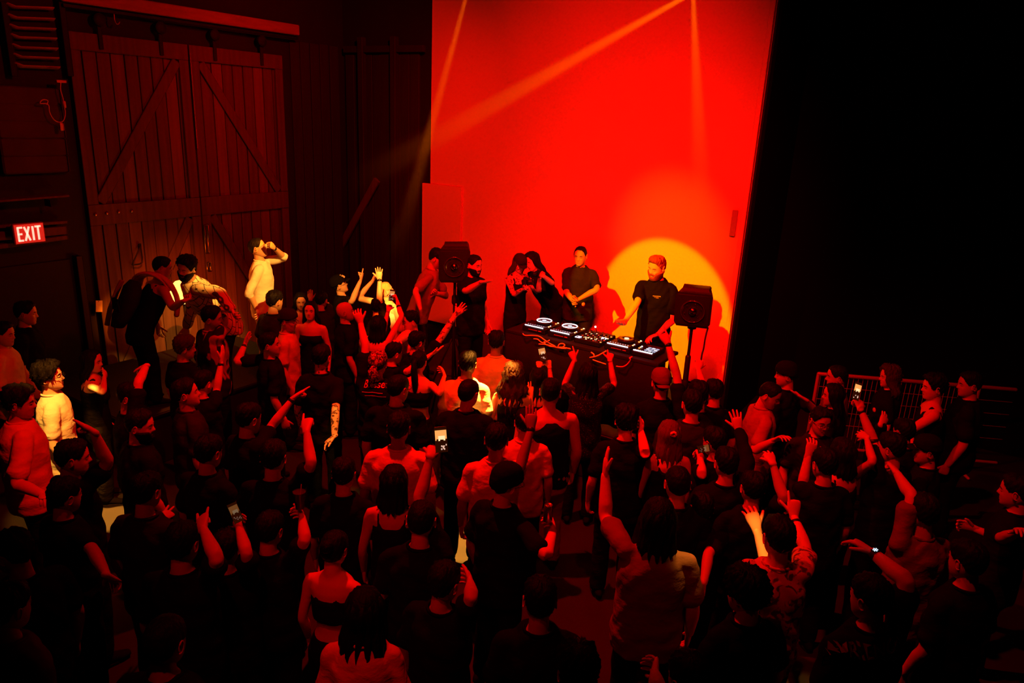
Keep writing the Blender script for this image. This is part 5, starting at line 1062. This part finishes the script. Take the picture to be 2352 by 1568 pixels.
print_on(capw, 'cap_crown', '', (1194, 613), .01, prt, -fw, bars=None) if False else None
# camera bodies held by the two photographers
def camera_prop(c, look, label, s=1.0):
    look = nrm(look); x = nrm(np.cross(look, Z3)); z = np.cross(x, look); r = empty('photo_camera', c, label, 'camera')
    mb = MB(); box(mb, c, [x, look, z], (.065*s, .03*s, .045*s), 0, .01); box(mb, c+z*.052*s, [x, look, z], (.025*s, .022*s, .015*s), 0, .006); build('camera_body', mb, plast, r, smooth=False)
    mb = MB(); lathe(mb, c+look*.03*s, [(.034*s, 0), (.036*s, .03*s), (.032*s, .034*s), (.036*s, .07*s), (.030*s, .074*s)], look, 20); build('lens', mb, metal, r)
camera_prop(px_at(1208, 648, 9.0), rt*.8-fw*.5, 'black camera held by the operator in the dark cap')
camera_prop(px_at(1236, 630, 8.9), -rt*.8-fw*.5, 'small black camera held by the bent over photographer', .85)
c = px_at(1337, 698, 9.15); tq = empty('torch', c, 'small torch with a red lit head held by the man in the polo', 'torch'); mb = MB(); tube(mb, [c-rt*.09+up*.03, c], [.012, .014], 10); build('torch_body', mb, metal, tq)
mb = MB(); lathe(mb, c, [(.015, 0), (.024, .012), (.024, .03), (.002, .032)], nrm(rt-fw*.6-up*.3), 16); build('torch_head', mb, mat('torch_face', (.8, .3, .25), .3), tq)
# small cup in the drinking man's fist
Wr, fd, pn, hz_, _ = drk['hands'][-1]; c = Wr+fd*.08+pn*.045; mb = MB(); lathe(mb, c-Z3*.03, [(.018, 0), (.024, .05), (.022, .05), (.016, .004)], nrm(Z3-rt*.8), 16)
tag(build('shot_cup', mb, mat('clear_plastic', (.5, .4, .35), .2), base=c), 'small cup at the lips of the man in the white henley', 'cup')
# phones
def phone(info, side, px, ang, label, size=(.037, .078), screen='bright', lens=False):
    Wr, fd, pn, hz_, _ = info['hands'][side]; dep = (Wr-CAM)@fw-.03; c = px_at(px[0], px[1], dep); n_ = nrm(-fw+rt*.15+up*.1); a = R_(ang); u_ = nrm(up*math.cos(a)+rt*math.sin(a)); u_ = nrm(u_-n_*(u_@n_)); x_ = np.cross(u_, n_)
    r = empty('phone', c, label, 'phone'); mb = MB(); box(mb, c, [x_, u_, n_], (size[0], size[1], .004), 0, .003); build('case', mb, plast, r, smooth=False)
    def q(x, y, w_, h_, m_, nm, k=0): mb = MB(); box(mb, c+x_*x*size[0]+u_*y*size[1]+n_*(.0045+.0006*k), [x_, u_, n_], (w_*size[0], h_*size[1], .0004)); build(nm, mb, m_, r, smooth=False)
    g = {'bright': 1.0, 'mid': .6, 'dim': .12}[screen]
    sm = mat('screen_dark', (.02, .01, .01), .2, emit=(.06, .01, .0), es=.3); q(0, 0, .92, .95, sm, 'screen')
    q(0, .28, .86, .42, mat('screen_glow_'+screen, (.1, .05, .02), .2, emit=(1, .40, .10), es=g), 'picture', 1)
    q(.1, .05, .5, .22, mat('screen_core_'+screen, (.1, .05, .02), .2, emit=(1, .68, .35), es=g*1.2), 'picture', 2)
    rg = np.random.default_rng(int(px[0]))
    for k in range(7): q(rg.uniform(-.7, .7), rg.uniform(-.75, -.3), .10, .06, mat('screen_dot_'+screen, (.1, .05, .02), .2, emit=(1, .6, .45), es=g*.8), 'picture', 2+k % 2)
    for k in range(7): q(-.8+k*.26, -.18+.1*math.sin(k*2.3), .13, .12+.03*(k % 3), sm, 'picture', 4)
    return r
phone(ph1, -1, (900, 678), 8, 'phone held up in the amber glow by the person with the dark bob', (.034, .07), 'mid')
phone(ph2, 1, (1013, 1009), -4, 'bright phone filming the stage in the raised hand left of centre', (.040, .080), 'bright')
phone(ph3, 1, (1246, 812), -12, 'phone held with both hands in front of the table by the lace top woman', (.040, .078), 'mid')
phone(ph5, -1, (1968, 898), 18, 'bright tilted phone above the raised arm beside the barrier', (.032, .075), 'bright')
phone(ph6, 1, (541, 1177), -24, 'dim phone held low in the dark left of centre', (.030, .062), 'dim')
phone(ph4, -1, (1617, 1030), 80, 'dark phone held sideways near the long light hair', (.030, .055), 'dim')
# drinks
Wr, fd, pn, hz_, _ = bn['hands'][1]; c = px_at(1259, 1178, (Wr-CAM)@fw-.02); dc = empty('drink_can', c-Z3*.06, 'shiny drink can in the hand of the beanie man', 'can')
mb = MB(); lathe(mb, c-Z3*.06, [(.022, 0), (.030, .006), (.030, .108), (.026, .118), (.026, .121), (.024, .118), (.002, .117)], Z3, 24); build('can_body', mb, mat('can_metal', (.55, .35, .3), .22, .9), dc)
mb = MB(); ring_torus(mb, c+Z3*.0585, rt, V(rt[1], -rt[0], 0), .008, .012, .0018, 14); build('pull_tab', mb, steel, dc)
for info, px, lab in ((cup_, (688, 1146), 'clear cup with a straw raised in the dark right of the cropped finger pointer'),):
    Wr, fd, pn, hz_, _ = info['hands'][1]; c = px_at(px[0], px[1], (Wr-CAM)@fw-.02); q_ = empty('plastic_cup', c-Z3*.05, 'clear plastic cup with a straw raised in the dark left of centre', 'cup')
    mb = MB(); lathe(mb, c-Z3*.06, [(.026, 0), (.038, .11), (.040, .112), (.036, .108), (.024, .005)], Z3, 22); build('cup_wall', mb, mat('cup_plastic', (.12, .06, .05), .12, spec=.8), q_)
    mb = MB(); tube(mb, [c-Z3*.04, c+Z3*.10+rt*.015], [.003, .003], 6); build('straw', mb, prt, q_)
# watch with a lit face
Wr, fd, pn, hz_, _ = exp_['hands'][1]; S, E_, W2, _ = exp_['arms'][1]; d_ = nrm(W2-E_); nn = nrm(-fw+up*.4); nn = nrm(nn-d_*(nn@d_)); c = W2-d_*.03+nn*.034
mb = MB(); tube(mb, [W2-d_*.04, W2-d_*.018], [(.029, .033)]*2, 14, 0, ref=pn); wt = build('watch_strap', mb, rubber, exp_['root'])
mb = MB(); x_ = np.cross(d_, nn); box(mb, c, [d_, x_, nn], (.019, .017, .005), 0, .003); me_ = build('watch_case', mb, plast, exp_['root'], smooth=False)
mb = MB()
for k in range(6): a_ = k*1.05; lathe(mb, c+nn*.006+(d_*math.cos(a_)+x_*math.sin(a_))*.0105, [(.0036, 0), (.0036, .0012)], nn, 8)
lathe(mb, c+nn*.006, [(.005, 0), (.005, .0012)], nn, 10); build('watch_lights', mb, mat('watch_glow', (.3, .4, .5), .3, emit=(.55, .8, 1), es=1.6), exp_['root'], smooth=False)['kind'] = 'stuff'
# bandana
X = bnd['X']; mb = MB(); rg = np.random.default_rng(4); shell(mb, X, lambda t: np.interp(np.abs(t), [0, 1.2, 3.15], [.05, .03, -.01]), lambda t, z: .016+0*t, rg, .001, nz=24, nt=32); build('bandana', mb, tex_cloth('bandana_cloth', 'paisley'), bnd['root'])
mb = MB(); tube(mb, X(np.array([[0, -.11, .0], [-.01, -.135, -.03], [.0, -.13, -.09], [.01, -.12, -.14]])), [(.012, .03), (.010, .045), (.008, .055), (.004, .05)], 10, 0, ref=X.R[:, 1]); build('bandana_tail', mb, bpy.data.materials['bandana_cloth'], bnd['root'])
# scrunchie
X = scr['X']; mb = MB(); th = np.linspace(0, 2*np.pi, 24); tube(mb, X(np.stack([.018*np.cos(th), np.full(24, -.125)+.004*np.sin(th*6), .05+.016*np.sin(th)], 1)), [.010+.003*(k % 2) for k in range(24)], 8); build('scrunchie', mb, topm('cream'), scr['root'])
# towel over the shoulder of the man in the tank top, and his backpack
W = tank['W']; n = 9; m_ = 16; v = []
pth = spline(W([[-.20, -.13, 1.30], [-.12, -.155, 1.42], [.0, -.13, 1.50], [.10, -.03, 1.505], [.17, .07, 1.44], [.20, .17, 1.30], [.21, .20, 1.14]]), 3)
mb = MB(); tube(mb, pth, [(.028, .06+.012*math.sin(k*1.3)) for k in range(len(pth))], 14, 0, ref=Z3); tw = build('towel', mb, cloth('towel_cloth', (.72, .48, .38)), base=pth[0]); tag(tw, 'pale towel slung over the shoulder of the man in the black tank top', 'towel')
mb = MB(); pt2 = pth+W([[-.0, -.05, 0.015]])[0]-W([[0, 0, 0]])[0]; tube(mb, pt2[2:14], [(.018, .035)]*12, 10, 0, ref=Z3); o = build('fold', mb, MATS['cloth_'+'cream'] if 'cloth_cream' in MATS else topm('cream'), None, base=pth[0]); o.parent = tw; o.location = (0, 0, 0)
bp = empty('backpack', W([[-.10, -.24, 1.18]])[0], 'dark backpack with a pale strap on the man with the towel', 'backpack')
mb = MB(); rows = []
for z, a_, b_ in ((.93, .11, .06), (1.0, .14, .09), (1.15, .145, .10), (1.30, .13, .09), (1.38, .08, .05)): rows.append(W(np.stack([-.09+np.cos(np.linspace(0, 2*np.pi, 16, endpoint=False))*a_, -.21+np.sin(np.linspace(0, 2*np.pi, 16, endpoint=False))*b_, np.full(16, z)], 1)))
v = np.concatenate(rows); mb.add(v, [(i*16+j, i*16+(j+1) % 16, (i+1)*16+(j+1) % 16, (i+1)*16+j) for i in range(4) for j in range(16)]+[tuple(range(15, -1, -1)), tuple(range(64, 80))]); build('bag', mb, topm('blue'), bp)
mb = MB(); tube(mb, W(np.array([[-.19, -.30, 1.34], [-.24, -.30, 1.20], [-.27, -.28, 1.02], [-.24, -.26, .92]])), [(.012, .03)]*4, 8, 0, ref=RG_ if False else tank['RG']); build('strap', mb, topm('tan'), bp)
mb = MB(); box(mb, W([[-.09, -.32, 1.08]])[0], [tank['RG'], tank['FW'], Z3], (.085, .02, .07), 0, .01); build('pocket', mb, topm('char'), bp)
# jacket collar of the patchwork jacket, polo collar
for info, nm, m_, r_ in ((plaid, 'collar', topm('tan'), .016), (polo, 'collar', topm('char'), .010)):
    W = info['W']; th = np.linspace(.35, 2*np.pi-.35, 18); loc = np.stack([np.sin(th)*.085, np.cos(th)*.075-.005, 1.462-.018*(np.cos(th) > .5)], 1); mb = MB(); tube(mb, W(loc), [(r_*1.5, r_*.7)]*18, 8, 0, ref=Z3); build(nm, mb, m_, info['root'])
# earpiece glint of the DJ
mb = MB(); ellipsoid(mb, dj['X'](V(-.083, .002, -.008)), [rt, up, fw], (.006, .006, .006), 8, 5); ellipsoid(mb, dj['X'](V(.083, .002, -.008)), [rt, up, fw], (.006, .006, .006), 8, 5); build('ear_piece', mb, topm('white'), dj['root'])['kind'] = 'stuff'

# ---------------------------------------------------------------- haze added only in cones shaped to the amber beams, so they show
for (n_, s_, t_, p_, a_, b_), L_, lab in zip(BEAMS, (3.4, 4.6, 2.8), ('steep narrow haze beam slanting down across the left part of the red wall', 'long haze beam crossing the red wall from upper right to left', 'upright soft haze beam falling near the right side of the red wall')):
    hzm = bpy.data.materials.new('haze_volume'); hzm.use_nodes = True; nt = hzm.node_tree; nt.nodes.remove(nt.nodes['Principled BSDF']); vs = nt.nodes.new('ShaderNodeVolumeScatter'); vs.inputs['Anisotropy'].default_value = .2
    tc = nt.nodes.new('ShaderNodeTexCoord'); ln = nt.nodes.new('ShaderNodeVectorMath'); ln.operation = 'LENGTH'; nt.links.new(tc.outputs['Object'], ln.inputs[0])
    mr = nt.nodes.new('ShaderNodeMapRange'); mr.interpolation_type = 'SMOOTHSTEP'; mr.inputs['From Min'].default_value = L_*.35; mr.inputs['From Max'].default_value = L_*.98; mr.inputs['To Min'].default_value = .17; mr.inputs['To Max'].default_value = .0
    nt.links.new(ln.outputs['Value'], mr.inputs[0]); nt.links.new(mr.outputs[0], vs.inputs['Density'])
    nt.links.new(vs.outputs[0], nt.nodes['Material Output'].inputs['Volume'])
    s_ = np.asarray(s_); t_ = np.asarray(t_); d_ = nrm(t_-s_); k_ = math.tan(R_(a_/2))*1.15; mb = MB()
    tube(mb, [s_+d_*.15, s_+d_*L_], [.15*k_+.01, L_*k_+.01], 20, caps=False); tag(build('haze', mb, hzm, base=s_), lab, 'haze', kind='stuff')
